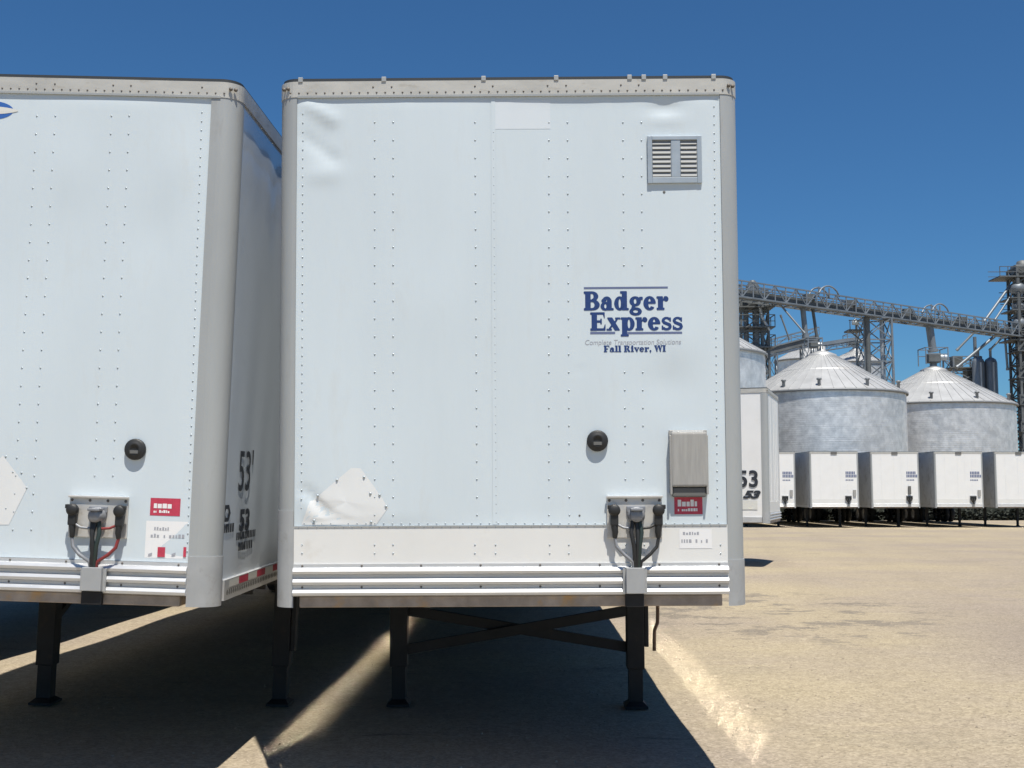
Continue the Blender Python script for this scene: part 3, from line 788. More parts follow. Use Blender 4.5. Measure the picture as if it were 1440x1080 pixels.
km.box((-HW + .1, -0.0095, SEAM - 0.002), (HW - .1, -0.004, SEAM + 0.006), 2)
km.build('kick_panel', [M['kick'], M['rivet'], M['post']], E_)

# pale painted-out rectangle and riveted repair patch
mb = MB(); a = F(693, 141); b = F(774, 181); nU, nV = 8, 5
gr = [[mb.bm.verts.new((a[0] + (b[0] - a[0]) * i / nU, disp_m(a[0] + (b[0] - a[0]) * i / nU, b[1] + (a[1] - b[1]) * j / nV) - 0.0008, b[1] + (a[1] - b[1]) * j / nV)) for i in range(nU + 1)] for j in range(nV + 1)]
for j in range(nV):
    for i in range(nU): mb.bm.faces.new((gr[j][i], gr[j][i + 1], gr[j + 1][i + 1], gr[j + 1][i])).smooth = True
mb.build('painted_out_area', M['paleout'], E_, fix=False)
poly = [F(*p) for p in ((494, 658), (507, 658), (529, 688), (546, 714), (529, 738), (424, 738), (436, 705), (447, 698), (468, 680))]
cx_, cz_ = F(487, 706)
mb = MB(); N = 14; ring_prev = None
dense_poly = []
for i in range(len(poly)):
    p, q = poly[i], poly[(i + 1) % len(poly)]
    for k in range(5): dense_poly.append((p[0] + (q[0] - p[0]) * k / 5, p[1] + (q[1] - p[1]) * k / 5))
rings = []
for j in range(N + 1):
    s = 1 - j / N * 0.999
    rings.append([mb.bm.verts.new((cx_ + (p[0] - cx_) * s, disp_m(cx_ + (p[0] - cx_) * s, cz_ + (p[1] - cz_) * s) - 0.0012 - 0.004 * math.sin((p[0] * 9 + p[1] * 5) * 1.7) * s * (1 - s), cz_ + (p[1] - cz_) * s)) for p in dense_poly])
for j in range(N):
    for i in range(len(dense_poly)):
        k = (i + 1) % len(dense_poly)
        mb.bm.faces.new((rings[j][i], rings[j][k], rings[j + 1][k], rings[j + 1][i])).smooth = True
for p in ((474, 675), (447, 697), (512, 671), (521, 694), (534, 696), (543, 712), (442, 732), (522, 734)):
    u, w = F(*p); rivet(mb, u, w, disp_m(u, w) - .003, 1, 0.008, 0.004)
mb.build('repair_patch', [M['patch'], M['rivet']], E_)
# stray hole and drip marks
for p, r in (((815, 725), .006), ((934, 270), .008)):
    mb = MB(); u, w = F(*p); mb.lathe([(r, 0.0), (r * .8, -0.001), (0, -0.001)], (u, disp_m(u, w) - .001, w), 'Y', 8); mb.build('screw_hole', M['docdark'], E_)

# lettering
def lettering(word, x0, x1, ybase, ytop, matl, name):
    polys, w = word_polys(word); a = F(x0, ybase); b = F(x1, ybase); c = F(x0, ytop)
    polys = [[(x + dx, y + dy) for x, y in p] for dx, dy in ((0, 0), (.035, 0), (.018, .03), (.018, -.03)) for p in polys]
    return decal_mb(polys, a[0], a[1], c[1] - a[1], disp_m, 0.0009, scx=(b[0] - a[0]) / w).build(name, matl, E_)
lettering('Badger', 821, 940, 436, 410.5, M['navy'], 'lettering')
lettering('Express', 830, 960, 464.5, 440, M['navy'], 'lettering')
mb = MB()
for x0, x1, y0, y1 in ((821, 939, 403, 406.5), (830, 865, 466.5, 470), (881, 959, 466.5, 470)):
    mb = MB(); a = F(x0, y1); b = F(x1, y0); n = 8
    for k in range(n):
        ua, ub = a[0] + (b[0] - a[0]) * k / n, a[0] + (b[0] - a[0]) * (k + 1) / n
        mb.faces([(ua, disp_m(ua, a[1]) - .0009, a[1]), (ub, disp_m(ub, a[1]) - .0009, a[1]), (ub, disp_m(ub, b[1]) - .0009, b[1]), (ua, disp_m(ua, b[1]) - .0009, b[1])], [(0, 1, 2, 3)])
    mb.build('lettering_rule', M['navygrey'], E_)

u, w = F(822, 485); text_part('lettering', "Complete Transportation Solutions", 0.040, u, w, M['greytext'], E_, disp_m, 0.0009, 0.0, 0.15, 0.93)
lettering('Fall River, WI', 849, 936, 495, 486.3, M['navy'], 'lettering')

# louvred vent
a = F(910, 192); b = F(987, 258); u0, u1, z1, z0 = a[0], b[0], a[1], b[1]
mb = MB(); fwid = 0.026
mb.box((u0, -0.014, z0), (u0 + fwid, 0, z1), 0, 0.002); mb.box((u1 - fwid, -0.014, z0), (u1, 0, z1), 0, 0.002)
mb.box((u0 + fwid, -0.016, z1 - 0.024), (u1 - fwid, 0, z1 - .001), 0, 0.002); mb.box((u0 + fwid, -0.013, z0 + .001), (u1 - fwid, 0, z0 + 0.034), 0, 0.002)
mb.box((u0 + fwid, -0.003, z0 + .034), (u1 - fwid, -0.001, z1 - .024), 1)
ve = mb.build('vent', [M['ventframe'], M['ventframe']], E_)
um = (u0 + u1) / 2 + .006
mb = MB(); mb.box((um - 0.026, -0.0135, z0 + .034), (um + 0.026, -0.004, z1 - 0.024), 0, 0.002); mb.build('vent_post', M['ventframe'], ve)
for ua, ub in ((u0 + fwid + .002, um - .028), (um + .028, u1 - fwid - .002)):
    n = 8; zz0, zz1 = z0 + .036, z1 - .026
    mb = MB()
    for k in range(n):
        zt = zz1 - (zz1 - zz0) * k / n; h = (zz1 - zz0) / n
        mb.faces([(ua, -0.004, zt), (ub, -0.004, zt), (ub, -0.0115, zt - h * .86), (ua, -0.0115, zt - h * .86), (ub, -0.009, zt - h * .92), (ua, -0.009, zt - h * .92)], [(3, 2, 1, 0), (5, 4, 2, 3)])
    mb.build('louvre', M['vent'], ve)

# grey document box with its red sticker below
a = F(940, 605); b = F(995, 700); u0, u1, z1, z0 = a[0], b[0], a[1], b[1]
mb = MB(); mb.box((u0 + .008, -0.055, z0 + .062), (u1 - .004, -0.004, z1 - .012), 0, 0.012)
mb.box((u0, -0.014, z0 + .02), (u1, -0.002, z1), 0, 0.004)
mb.box((u0, -0.05, z0 + .02), (u0 + .012, -0.012, z1 - .03), 0, 0.003); mb.box((u1 - .012, -0.05, z0 + .02), (u1, -0.012, z1 - .03), 0, 0.003)
db = mb.build('document_box', M['docbox'], E_)
mb = MB(); mb.box((u0 + .014, -0.04, z0 + .005), (u1 - .014, -0.004, z0 + .058), 0, 0.008); mb.build('box_mouth', M['docdark'], db)
mb = MB(); mb.box((u0 + .02, -0.0165, z1 - .010), (u1 - .02, -0.0145, z1 - .003), 0)
for k in range(2): rivet(mb, u0 + .05 + k * .1, z1 - .008, -0.0165, 0, .005)
mb.build('box_flange', M['kick'], db)


def sticker_red(F, disp, x0, y0, x1, y1, par, split):
    a = F(x0, y0); b = F(x1, y1); mb = MB()
    mb.faces([(a[0], disp(*a) - .0012, b[1]), (b[0], disp(*b) - .0012, b[1]), (b[0], disp(*b) - .0012, a[1]), (a[0], disp(*a) - .0012, a[1])], [(0, 1, 2, 3)])
    s = mb.build('red_sticker', M['red'], par)
    mb = MB(); h = a[1] - b[1]; wv = (b[0] - a[0])
    uu = a[0] + wv * .12; ue = a[0] + wv * (.60 if split else .80)
    scribble(mb, uu, b[1] + h * .42, ue, h * .36, disp, .0022, 0, .12); scribble(mb, uu, b[1] + h * .16, ue, h * .16, disp, .0022, 0, .2)
    mb.build('sticker_print', M['sticker'], s)


sticker_red(F, disp_m, 948, 697, 988, 723, E_, False)
a = F(955, 744); b = F(1001, 771)
mb = MB(); mb.faces([(a[0], -.0072, b[1]), (b[0], -.0072, b[1]), (b[0], -.0072, a[1]), (a[0], -.0072, a[1])], [(0, 1, 2, 3)])
s = mb.build('white_sticker', M['sticker'], E_)
mb = MB(); scribble(mb, *F(960, 752), F(985, 752)[0], .016, flat, .0080); scribble(mb, *F(958, 763), F(996, 763)[0], .018, flat, .0080)
mb.build('sticker_print', M['greytext'], s)
round_socket(tm, F, 840, 620)
connector_station(tm, F, disp_m, 894, (853, 698, 931, 756), (876, 797, 908, 833), 1)
# roof clips
for x in (423, 540, 680, 782, 885, 905, 935, 1003):
    u, w = F(x, 112); mb = MB(); mb.box((u - .013, -0.014, 2.950), (u + .013, 0.03, TH_ - .001), 0, .003); mb.build('roof_clip', M['post'], E_)

# ---- the neighbour on the left
ML = placed(-2.9355, 6.5631, 1.0141, -1.0673, 1.7352, 0.896); FL = nose_reader(ML)
tl = {'root': empty('box_trailer', "white box trailer cut by the left picture edge, blue oval emblem at its top", "trailer", matrix=ML)}


def disp_l(u, w):
    edge = max(0, min(1, (HW - .10 - abs(u)) / .06, (w - .25) / .06, (2.865 - w) / .05))
    d = 0.0042 * math.sin(2.6 * u - 1.5 * w + 1.4) * math.sin(2.3 * w + 1.1 * u) + 0.001 * math.sin(6.1 * u + 1) * math.sin(4.7 * w)
    d += -0.006 * gauss(u, w, *FL(250, 230), .12, .2) + .005 * gauss(u, w, *FL(215, 330), .12, .2) - .005 * gauss(u, w, *FL(100, 240), .15, .2)
    return d * edge


RUBL, COPL = FL(200, 790)[1], FL(200, 836)[1]
tl['pairs'] = [FL(x, 122)[0] for x in (-85, -60, 52, 78, 160, 185, 285)]
trailer_shell(tl, ML, RUBL + 0.002, RUBL, COPL, disp_l, True, (FL(285, 783)[1], FL(285, 783)[1]), gear_off=0.27, posts_w=0.152, rad=0.105, post_back=0.012, braces=False)
tl['kick_mb'].bm.free()
EL = tl['root']; pm = tl['panel_mb']
for (xa, xb) in ((52, 16), (78, 42), (157, 128), (182, 154), (-80, -112), (-55, -88), (-200, -230), (-176, -205)):
    for k in range(24):
        y = 163 + 25.3 * k; t_ = k / 24
        u, w = FL(xa + (xb - xa) * t_, y)
        if y > 785 or abs(u) > HW - .17: continue
        if 95 < xa + (xb - xa) * t_ < 182 and y > 692: continue
        rivet(pm, u, w, disp_l(u, w), 1, 0.0058)
for k in range(50):
    y = 158 + 12.6 * k; u, w = FL(284 - 21 * k / 50, y)
    if w > RUBL + .02: rivet(pm, u, w, disp_l(u, w), 1, 0.0052)
for p in ((8, 642), (18, 664), (30, 665), (37, 686), (8, 715)): u, w = FL(*p); rivet(pm, u, w, disp_l(u, w), 1, .007)
pm.build('nose_panel', [M['paint'], M['rivet']], EL, fix=False)
mb = MB(); pts = [FL(*p) for p in ((-40, 690), (4, 640), (38, 686), (12, 738), (-40, 738))]
mb.faces([(u, disp_l(u, w) - .0012, w) for u, w in pts], [(0, 1, 2, 3, 4)]); mb.build('repair_patch', M['patch'], EL)
# blue oval emblem with a pale band
cu_, cw_ = FL(-14, 155); rx, ry = 0.135, 0.055
mb = MB(); n = 40
ov = [(cu_ + rx * math.cos(2 * math.pi * k / n), cw_ + ry * math.sin(2 * math.pi * k / n)) for k in range(n)]
mb.faces([(u, disp_l(u, w) - .0012, w) for u, w in ov], [tuple(range(n))]); em = mb.build('emblem', M['emblem'], EL)
ln = [(cu_ + rx * 1.22 * math.cos(2 * math.pi * k / n), cw_ + ry * .42 * math.sin(2 * math.pi * k / n) * abs(math.sin(2 * math.pi * k / n)) ** .5) for k in range(n)]
mb = MB(); mb.faces([(u, disp_l(u, w) - .0022, w) for u, w in ln], [tuple(range(n))]); mb.build('emblem_band', M['tape'], em)
round_socket(tl, FL, 191, 632)
sticker_red(FL, disp_l, 212, 700, 253, 726, EL, True)
a = FL(206, 732); b = FL(262, 786)
mb = MB(); mb.faces([(a[0], disp_l(*a) - .0012, b[1]), (b[0], disp_l(*a) - .0012, b[1]), (b[0], disp_l(*a) - .0012, a[1]), (a[0], disp_l(*a) - .0012, a[1])], [(0, 1, 2, 3)])
s = mb.build('white_sticker', M['sticker'], EL)
mb = MB(); scribble(mb, *FL(217, 745), FL(246, 745)[0], .016, disp_l, .0022); scribble(mb, *FL(212, 755), FL(256, 755)[0], .018, disp_l, .0022)
for x in (211, 244): u, w = FL(x, 780); mb.faces([(u - .01, disp_l(u, w) - .0022, w - .008), (u + .01, disp_l(u, w) - .0022, w - .004), (u + .012, disp_l(u, w) - .0022, w + .012), (u - .01, disp_l(u, w) - .0022, w + .004)], [(0, 1, 2, 3)])
mb.build('sticker_print', M['greytext'], s)
for x, hw_ in ((227, .021), (260, .008)):
    mb = MB(); u, w = FL(x, 776); mb.faces([(u - hw_, disp_l(u, w) - .0026, w - .028), (u + hw_, disp_l(u, w) - .0026, w - .028), (u + hw_, disp_l(u, w) - .0026, w + .026), (u - hw_, disp_l(u, w) - .0026, w + .026)], [(0, 1, 2, 3)]); mb.build('red_mark', M['red'], s)
connector_station(tl, FL, disp_l, 139, (100, 697, 179, 757), (119, 796, 151, 830), 2)
# right side of it: length marking, emblem, numbers, tape
FS = side_reader(ML, HW); tl_side = tl['side']
v, w = FS(334, 690)
text_part('length_marking', "53'", 0.34, v, w, M['darktext'], tl_side, plane='side', X=HW, base=.0008, offset=.002, xs=.92)
v, w = FS(336, 746)
text_part('length_marking', "53", 0.17, v, w, M['darktext'], tl_side, plane='side', X=HW, base=.0008, offset=.008, xs=1.5)
mb = MB()
def side_scribble(px, py, px2, h):
    v0, w0 = FS(px, py); v1, _ = FS(px2, py); v = v0
    while v < v1:
        L = h * random.uniform(.4, .8)
        mb.faces([(HW + .0008, v, w0), (HW + .0008, v + L, w0), (HW + .0008, v + L, w0 + h), (HW + .0008, v, w0 + h)], [(0, 1, 2, 3)]); v += L + h * .3
side_scribble(332, 760, 358, .045); side_scribble(335, 775, 353, .05); side_scribble(314, 750, 326, .05)
mb.build('small_print', M['darktext'], tl_side)
v, w = FS(319, 722); mb = MB()
for k in range(6):
    a0, a1 = R(60 * k), R(60 * k + 60); r0, r1 = .055, .028
    mb.faces([(HW + .0008, v + r0 * math.cos(a0) * 1.5, w + r0 * math.sin(a0)), (HW + .0008, v + r0 * math.cos(a1) * 1.5, w + r0 * math.sin(a1)), (HW + .0008, v + r1 * math.cos(a1) * 1.5, w + r1 * math.sin(a1)), (HW + .0008, v + r1 * math.cos(a0) * 1.5, w + r1 * math.sin(a0))], [(0, 1, 2, 3)])
mb.build('hexagon_emblem', M['darktext'], tl_side)
mb = MB()
for k in range(10): mb.faces([(HW + .0155, .25 + k * .45, .088), (HW + .0155, .25 + k * .45 + .225, .088), (HW + .0155, .25 + k * .45 + .225, .130), (HW + .0155, .25 + k * .45, .130)], [(0, 1, 2, 3)], 0); mb.faces([(HW + .0155, .475 + k * .45, .088), (HW + .0155, .475 + k * .45 + .225, .088), (HW + .0155, .475 + k * .45 + .225, .130), (HW + .0155, .475 + k * .45, .130)], [(0, 1, 2, 3)], 1)
mb.build('reflective_tape', [M['tape'], M['red']], tl['srail'])


# ---- plainer trailers
def plain_trailer(Mw, label, group=None, dense=False):
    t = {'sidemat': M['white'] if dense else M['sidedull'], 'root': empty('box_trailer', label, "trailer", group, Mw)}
    wv = lambda u, w: 0.0025 * math.sin(9 * u) * max(0, min(1, (w - .45) / .1, (2.86 - w) / .1))
    trailer_shell(t, Mw, .47, .24, .06, flat, dense, (.25, .25))
    pm = t['panel_mb']
    for u in (-.72, -.05, .33, .70): pm.box((u - .012, -0.006, .48), (u + .012, 0.004, 2.86), 0)
    pm.build('nose_panel', M['white'], t['root']); t['kick_mb'].build('kick_panel', M['kick'], t['root'])
    return t


def far_fittings(t, spout, z_logo=1.78, u_logo=.88):
    e = t['root']
    mb = MB()
    for k, (h, L) in enumerate(((.14, .50), (.14, .56), (.06, .40))):
        uu = u_logo - .28
        while uu < u_logo - .28 + L:
            mb.faces([(uu, -.008, z_logo - .17 * k), (uu + .06, -.008, z_logo - .17 * k), (uu + .06, -.008, z_logo - .17 * k + h), (uu, -.008, z_logo - .17 * k + h)], [(0, 1, 2, 3)]); uu += .085
    mb.build('lettering', M['navygrey'], e)
    mb = MB(); mb.box((.55, -.03, .42), (.88, 0, .66)); pl = mb.build('connector_plate', M['plate'], e)
    mb = MB()
    for uu in (.58, .84): mb.box((uu - .03, -.09, .46), (uu + .03, -.03, .62))
    mb.tube([(.58, -.07, .46), (.70, -.08, .26), (.84, -.07, .46)], .025, 6); mb.tube([(.71, -.08, .6), (.71, -.09, .2)], .05, 6)
    mb.box((.62, -.1, .5), (.80, -.03, .62)); mb.build('hoses', M['black'], pl)
    mb = MB(); mb.box((.64, -.09, .08), (.78, -.02, .24)); mb.build('cable_box', M['foot'], e)
    if spout:
        mb = MB(); mb.box((.66, -.08, .72), (.80, -.004, 1.1)); mb.build('document_box', M['docdark'], e)
    else:
        mb = MB(); mb.box((.97, -.05, .62), (1.12, -.004, .95)); mb.build('document_box', M['docbox'], e)
    mb = MB(); mb.box((-.16, -.03, 2.82), (.16, 0, 2.95)); mb.build('clearance_light', M['docdark'], e)


# trailer standing across, behind the lettered one
MX = placed(5.6, 25.7, 0.95, 90 - 18, 0, 0.2) @ Matrix.Translation((HW, 0, 0))
tx = plain_trailer(MX, "white box trailer parked crosswise behind the lettered one, black 53 on its side", dense=True)
sl_ = tx['side_l']
text_part('length_marking', "53", 0.50, 0.68, 0.80, M['darktext'], sl_, plane='side', X=-HW, sgn=-1, base=.010, offset=.012, xs=.95)
text_part('length_marking', "53", 0.22, 0.56, 0.55, M['darktext'], sl_, plane='side', X=-HW, sgn=-1, base=.006, offset=.014, shear=.35, xs=1.5)
mb = MB(); mb.faces([(-HW - .006, .25, .30), (-HW - .006, .62, .30), (-HW - .006, .62, .50), (-HW - .006, .25, .50)], [(0, 1, 2, 3)]); mb.build('faded_sticker', M['tape'], sl_)

# third trailer beyond the left one (its underside and shadow show under its neighbour)
M3 = placed(-6.15, 6.6, 1.0, -0.9, 0.6, 0.9)
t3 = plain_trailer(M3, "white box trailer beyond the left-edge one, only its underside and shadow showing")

# the far row
ROW = "white trailers in the far row below the grain bins"
DY = 62.3
row = [(13.75, "far row white trailer partly hidden behind the crosswise trailer"),
       (17.0, "far row white trailer centred below the nearer big grain bin"),
       (20.32, "far row white trailer below the place where the two big bins meet"),
       (23.65, "far row white trailer centred below the rightmost big grain bin"),
       (26.95, "far row white trailer cut by the right picture edge")]
proto = None
for i, (x, lab) in enumerate(row):
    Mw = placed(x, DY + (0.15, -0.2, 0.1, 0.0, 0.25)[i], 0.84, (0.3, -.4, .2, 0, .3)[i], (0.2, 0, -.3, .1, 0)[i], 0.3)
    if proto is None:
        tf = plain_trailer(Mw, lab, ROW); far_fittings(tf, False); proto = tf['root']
    else:
        c = copy_tree(proto); c.matrix_world = Mw; c["label"] = lab
        if i == 2:
            for ch in c.children:
                if ch.name.startswith('document_box'):
                    mb = MB(); mb.box((.66, -.08, .72), (.80, -.004, 1.15), 0, .01); old = ch.data; nm = mb.build('document_box', M['docdark']); ch.data = nm.data; bpy.data.objects.remove(nm)


# made-up leafy strip with solid core, added to darken gaps under the far row
wd = MB(); wd.box((2, 79.75, -.4), (47, 80.25, .82)); rw = random.Random(3)
for k in range(16000):
    x = rw.uniform(2, 46); y = 80 + rw.uniform(-.7, .7); h = 1.35 * (1 - abs(y - 80) * .5) * (.75 + .25 * math.sin(x * 1.3) * math.sin(x * .37 + 1))
    z = -.25 + h * rw.random(); a = rw.random() * 6.3; t = rw.uniform(-.7, .9); L = rw.uniform(.12, .3)
    d = Vector((math.cos(a) * math.cos(t), math.sin(a) * math.cos(t), math.sin(t))) * L; n_ = Vector((-math.sin(a), math.cos(a), .3)) * L * .35; p = Vector((x, y, z))
    wd.faces([p, p + d * .5 + n_, p + d, p + d * .5 - n_], [(0, 1, 2, 3)])
M['added_dark_weeds'] = mat("added_weeds_black", (0.020, 0.025, 0.018), 0.8, var=0.4, vscale=1.5)
tag(wd.build('added_dark_weeds', M['added_dark_weeds'], fix=False), kind='stuff')


# ------------------------------------------------------------------ grain bins
def grain_bin(x, y, r, eave, apex, label, group=None, cap_r=1.05, vents=(), base=-0.25):
    e = empty('grain_bin', label, "grain bin", group, Matrix.Translation((x, y, base)))
    H = eave - base; A = apex - base; n = 72
    mb = MB(); mb.lathe([(r, 0), (r, H)], (0, 0, 0), 'Z', n)
    for k in range(24):                                     # bolted vertical stiffeners
        a = 2 * math.pi * k / 24; c, s = math.cos(a), math.sin(a)
    k = 1.1
    while k < H:                                             # sheet laps
        mb.lathe([(r + .001, k - .03), (r + .003, k - .02), (r + .003, k + .02), (r + .001, k + .03)], (0, 0, 0), 'Z', n); k += 1.12
    mb.build('wall', M['bin'], e)
    mb = MB(); ro = r + .14; m = 48; mid = .42
    prof = [(ro, H - .05), (cap_r + (ro - cap_r) * mid, H + (A - H) * (1 - mid) * .985 - .02), (cap_r + (ro - cap_r) * (mid - .01), H + (A - H) * (1 - mid) + .025), (cap_r, A)]
    mb.lathe(prof, (0, 0, 0), 'Z', m, 0, False)
    for k in range(m):                                      # standing ribs of the roof sheets
        a = 2 * math.pi * k / m; c, s = math.cos(a), math.sin(a)
        for (r0, z0), (r1, z1) in ((prof[0], prof[1]), (prof[2], prof[3])):
            mb.bar((c * r0, s * r0, z0 + .015), (c * r1, s * r1, z1 + .015), .04, .05)
    mb.build('roof', M['binroof'], e)
    mb = MB(); mb.lathe([(ro - .02, H - .22), (ro + .03, H - .22), (ro + .03, H - .06), (ro - .1, H - .06)], (0, 0, 0), 'Z', n); mb.build('eave_ring', M['bindark'], e)
    mb = MB(); mb.lathe([(cap_r + .06, A - .12), (cap_r + .06, A + .1), (cap_r * .55, A + .32), (.3, A + .42), (.3, A + .75), (0, A + .75)], (0, 0, 0), 'Z', 24); mb.build('roof_cap', M['binroof'], e)
    for a in vents:
        c, s = math.cos(R(a)), math.sin(R(a)); q = ro - .45; z = H + (A - H) * (.45 / (ro - cap_r))
        mb = MB(); mb.lathe([(.12, z - .2), (.12, z + .34), (.19, z + .34), (.19, z + .46), (0, z + .52)], (c * q, s * q, 0), 'Z', 10); mb.build('roof_vent', M['bindark'], e)
    return e


BG = "galvanised grain bins behind the trailer row"
grain_bin(23.9, 90, 6.12, 9.2, 12.15, "big galvanised grain bin beside the crosswise trailer, nearer of the bright pair", BG, vents=(-107, -72, -133, -35, 60, 130))
grain_bin(36.3, 100.5, 6.45, 9.1, 12.1, "big galvanised grain bin with a caged machine on its peak, rightmost", BG, vents=(-112, -78, -40, 60, 140))
grain_bin(11.1, 80, 6.15, 11.0, 14.2, "dull grey grain bin peeking out beside the lettered trailer's right corner", BG, vents=(-60, -100))
grain_bin(33.6, 132, 3.7, 16.6, 18.4, "slim dark grain bin rising behind the nearer big bin's peak", BG, cap_r=.6)
grain_bin(38.6, 131, 3.2, 16.2, 17.5, "small dark grain bin behind the right slope of the nearer big bin's roof", BG, cap_r=.6)


# ------------------------------------------------------------------ elevator steelwork
def at(px, py, y):
    """point at distance y seen at (px, py)"""
    fw = Vector((0, math.cos(TH), math.sin(TH))); up = Vector((0, -math.sin(TH), math.cos(TH)))
    d = fw + Vector((1, 0, 0)) * (px - 720) / FPX - up * (py - 540) / FPX
    return Vector((0, 0, EYE)) + d * (y / d.y)


def truss(mb, p, q, h, w, step, r, rail=True):
    p, q = Vector(p), Vector(q); d = q - p; L = d.length; d.normalize()
    sd = d.cross(Vector((0, 0, 1))).normalized() * w / 2; up = Vector((0, 0, h)); n = max(2, int(L / step))
    for s in (-1, 1):
        mb.bar(p + sd * s, q + sd * s, r * 1.5, r * 1.8); mb.bar(p + sd * s + up, q + sd * s + up, r * 1.2)
        mb.bar(p + sd * s + up * .55, q + sd * s + up * .55, r * .8)
        for k in range(n + 1):
            a = p + d * (L * k / n) + sd * s; mb.bar(a, a + up, r)
            if k < n:
                b = p + d * (L * (k + 1) / n) + sd * s
                mb.bar(a, b + up, r * .8) if k % 2 else mb.bar(a + up, b, r * .8)
    for k in range(n + 1):
        a = p + d * (L * k / n); mb.bar(a - sd, a + sd, r)


def lattice(mb, base, top, w0, w1, step, r, nx=1):
    base, top = Vector(base), Vector(top); H = (top - base).length; n = max(2, int(H / step)); prev = None
    for k in range(n + 1):
        t = k / n; c = base.lerp(top, t); w = (w0 + (w1 - w0) * t) / 2
        cur = [c + Vector((sx * w, sy * w, 0)) for sx, sy in ((-1, -1), (1, -1), (1, 1), (-1, 1))]
        for i in range(4): mb.bar(cur[i], cur[(i + 1) % 4], r * .8)
        if prev:
            for i in range(4):
                mb.bar(prev[i], cur[i], r * 1.4); mb.bar(prev[i], cur[(i + 1) % 4], r * .7); mb.bar(prev[(i + 1) % 4], cur[i], r * .7)
        prev = cur


A0, A1 = at(985, 404, 86), at(1490, 476.5, 118)
br = empty('conveyor_bridge', "long lattice conveyor bridge running across the sky over the grain bins", "conveyor bridge", matrix=Matrix.Translation(A0))
mb = MB(); truss(mb, (0, 0, -.45), A1 - A0 + Vector((0, 0, -.45)), 1.25, 1.3, 1.25, .085); mb.build('truss', M['steelblue'], br)
mb = MB(); mb.bar((0, 0, -.1), A1 - A0 + Vector((0, 0, -.1)), .6, .62); mb.build('conveyor_trough', M['steeldark'], br)
mb = MB(); mb.bar((0, -.6, -.5), A1 - A0 + Vector((0, -.6, -.5)), .55, .06); mb.build('walkway', M['steeldark'], br)
for px in (1108, 1160, 1238, 1320, 1370):
    t_ = (px - 985) / 505; c = (A1 - A0) * t_; mb = MB(); mb.box((c.x - .45, c.y - .4, c.z + .2), (c.x + .35, c.y + .4, c.z + .7)); mb.build('drive_housing', M['steeldark'], br)


def bridge_at(px):
    t = (px - 720) / FPX  # solve x = t * depth along bridge
    d = A1 - A0
    # x/y(depth approx) ratio: use y as depth since the camera looks along +Y
    k = (t * A0.y * 1.0 - A0.x) / (d.x - t * d.y); return A0 + d * k


def hoop(mb, p, d, w, h, r):
    d = Vector(d).normalized()
    for off in (-.5, .5):
        o = Vector((-d.y, d.x, 0)) * off
        mb.tube([Vector(p) + o + d * (w * (t - .5)) + Vector((0, 0, h * math.sin(math.pi * t) ** .6)) for t in [k / 8 for k in range(9)]], r, 5)
    for t in (.25, .5, .75): mb.bar(Vector(p) + d * (w * (t - .5)), Vector(p) + d * (w * (t - .5)) + Vector((0, 0, h * .95)), r * 1.4)


D = A1 - A0
for px in (1164, 1322):
    mb = MB(); hoop(mb, bridge_at(px) - A0 + Vector((0, 0, .75)), D, 2.7, .75, .07); mb.build('guard_hoop', M['steelblue'], br)

# tower with leg pipes left of the nearer bin
p = bridge_at(1072); tw = empty('elevator_tower', "tall dense lattice elevator tower just right of the lettered trailer's corner", "tower", matrix=Matrix.Translation((p.x, p.y + 3, -.25)))
Ht = p.z + 1.0
mb = MB(); lattice(mb, (0, 0, 0), (0, 0, Ht), 2.3, 2.1, 1.5, .13); mb.build('frame', M['steeldark'], tw)
for dx, rr in ((-.55, .22), (.25, .28), (.75, .16)):
    mb = MB(); mb.tube([(dx, -.3, 0), (dx, -.3, Ht - .2)], rr, 10); mb.build('leg_pipe', M['steelblue'], tw)
for k, z in enumerate((Ht - 1.4, Ht - 3.0, Ht - 4.6)):
    mb = MB(); mb.box((-1.6, -1.5, z), (1.5, 1.5, z + .1))
    for sx in (-1.6, 1.5): mb.bar((sx, -1.5, z + 1.0), (sx, 1.5, z + 1.0), .06); [mb.bar((sx, yy, z), (sx, yy, z + 1.0), .06) for yy in (-1.5, 0, 1.5)]
    mb.bar((-1.6, -1.5, z + 1.0), (1.5, -1.5, z + 1.0), .06); mb.bar((-1.6, -1.5, z + .5), (1.5, -1.5, z + .5), .05)
    mb.build('platform', M['steeldark'], tw)
mb = MB(); mb.box((-.9, -.8, Ht - 1.2), (.7, .8, Ht + .1), 0, .15); mb.lathe([(.55, 0), (.55, .4), (.2, .9)], (.1, 0, Ht + .1), 'Z', 12); mb.build('elevator_head', M['steeldark'], tw)
mb = MB(); q0 = Vector((1.0, -1.0, Ht - 1.5)); mb.tube([(.3, -1.0, Ht - .6), (.55, -1.25, Ht - 2.2), (1.15, -1.25, Ht - 3.2)], .13, 8); mb.build('spout', M['steelpale'], tw)
for dx, z0 in ((-1.9, Ht - .6),):
    mb = MB(); mb.tube([(dx, .4, 0), (dx, .4, z0)], .14, 8); mb.build('leg_pipe', M['steelblue'], tw)

# spouts slanting from the bridge towards the nearer bin
def spout(p, q, r, label, m='steelblue', bend=None, cat='spout'):
    p, q = Vector(p), Vector(q)
    mb = MB(); pts = [Vector((0, 0, 0))] + ([bend - q] if bend is not None else []) + [p - q]
    mb.tube(pts[::1] if bend is None else [Vector((0, 0, 0)), bend - q, p - q], r, 8)
    for s in (0.02, .98): 
        c = (p - q) * s; mb.tube([c - (p - q).normalized() * .12, c + (p - q).normalized() * .12], r * 1.35, 8)
    o = mb.build('grain_spout', M[m]); o.location = q; return tag(o, label, cat, "grain spouts under the bridge")


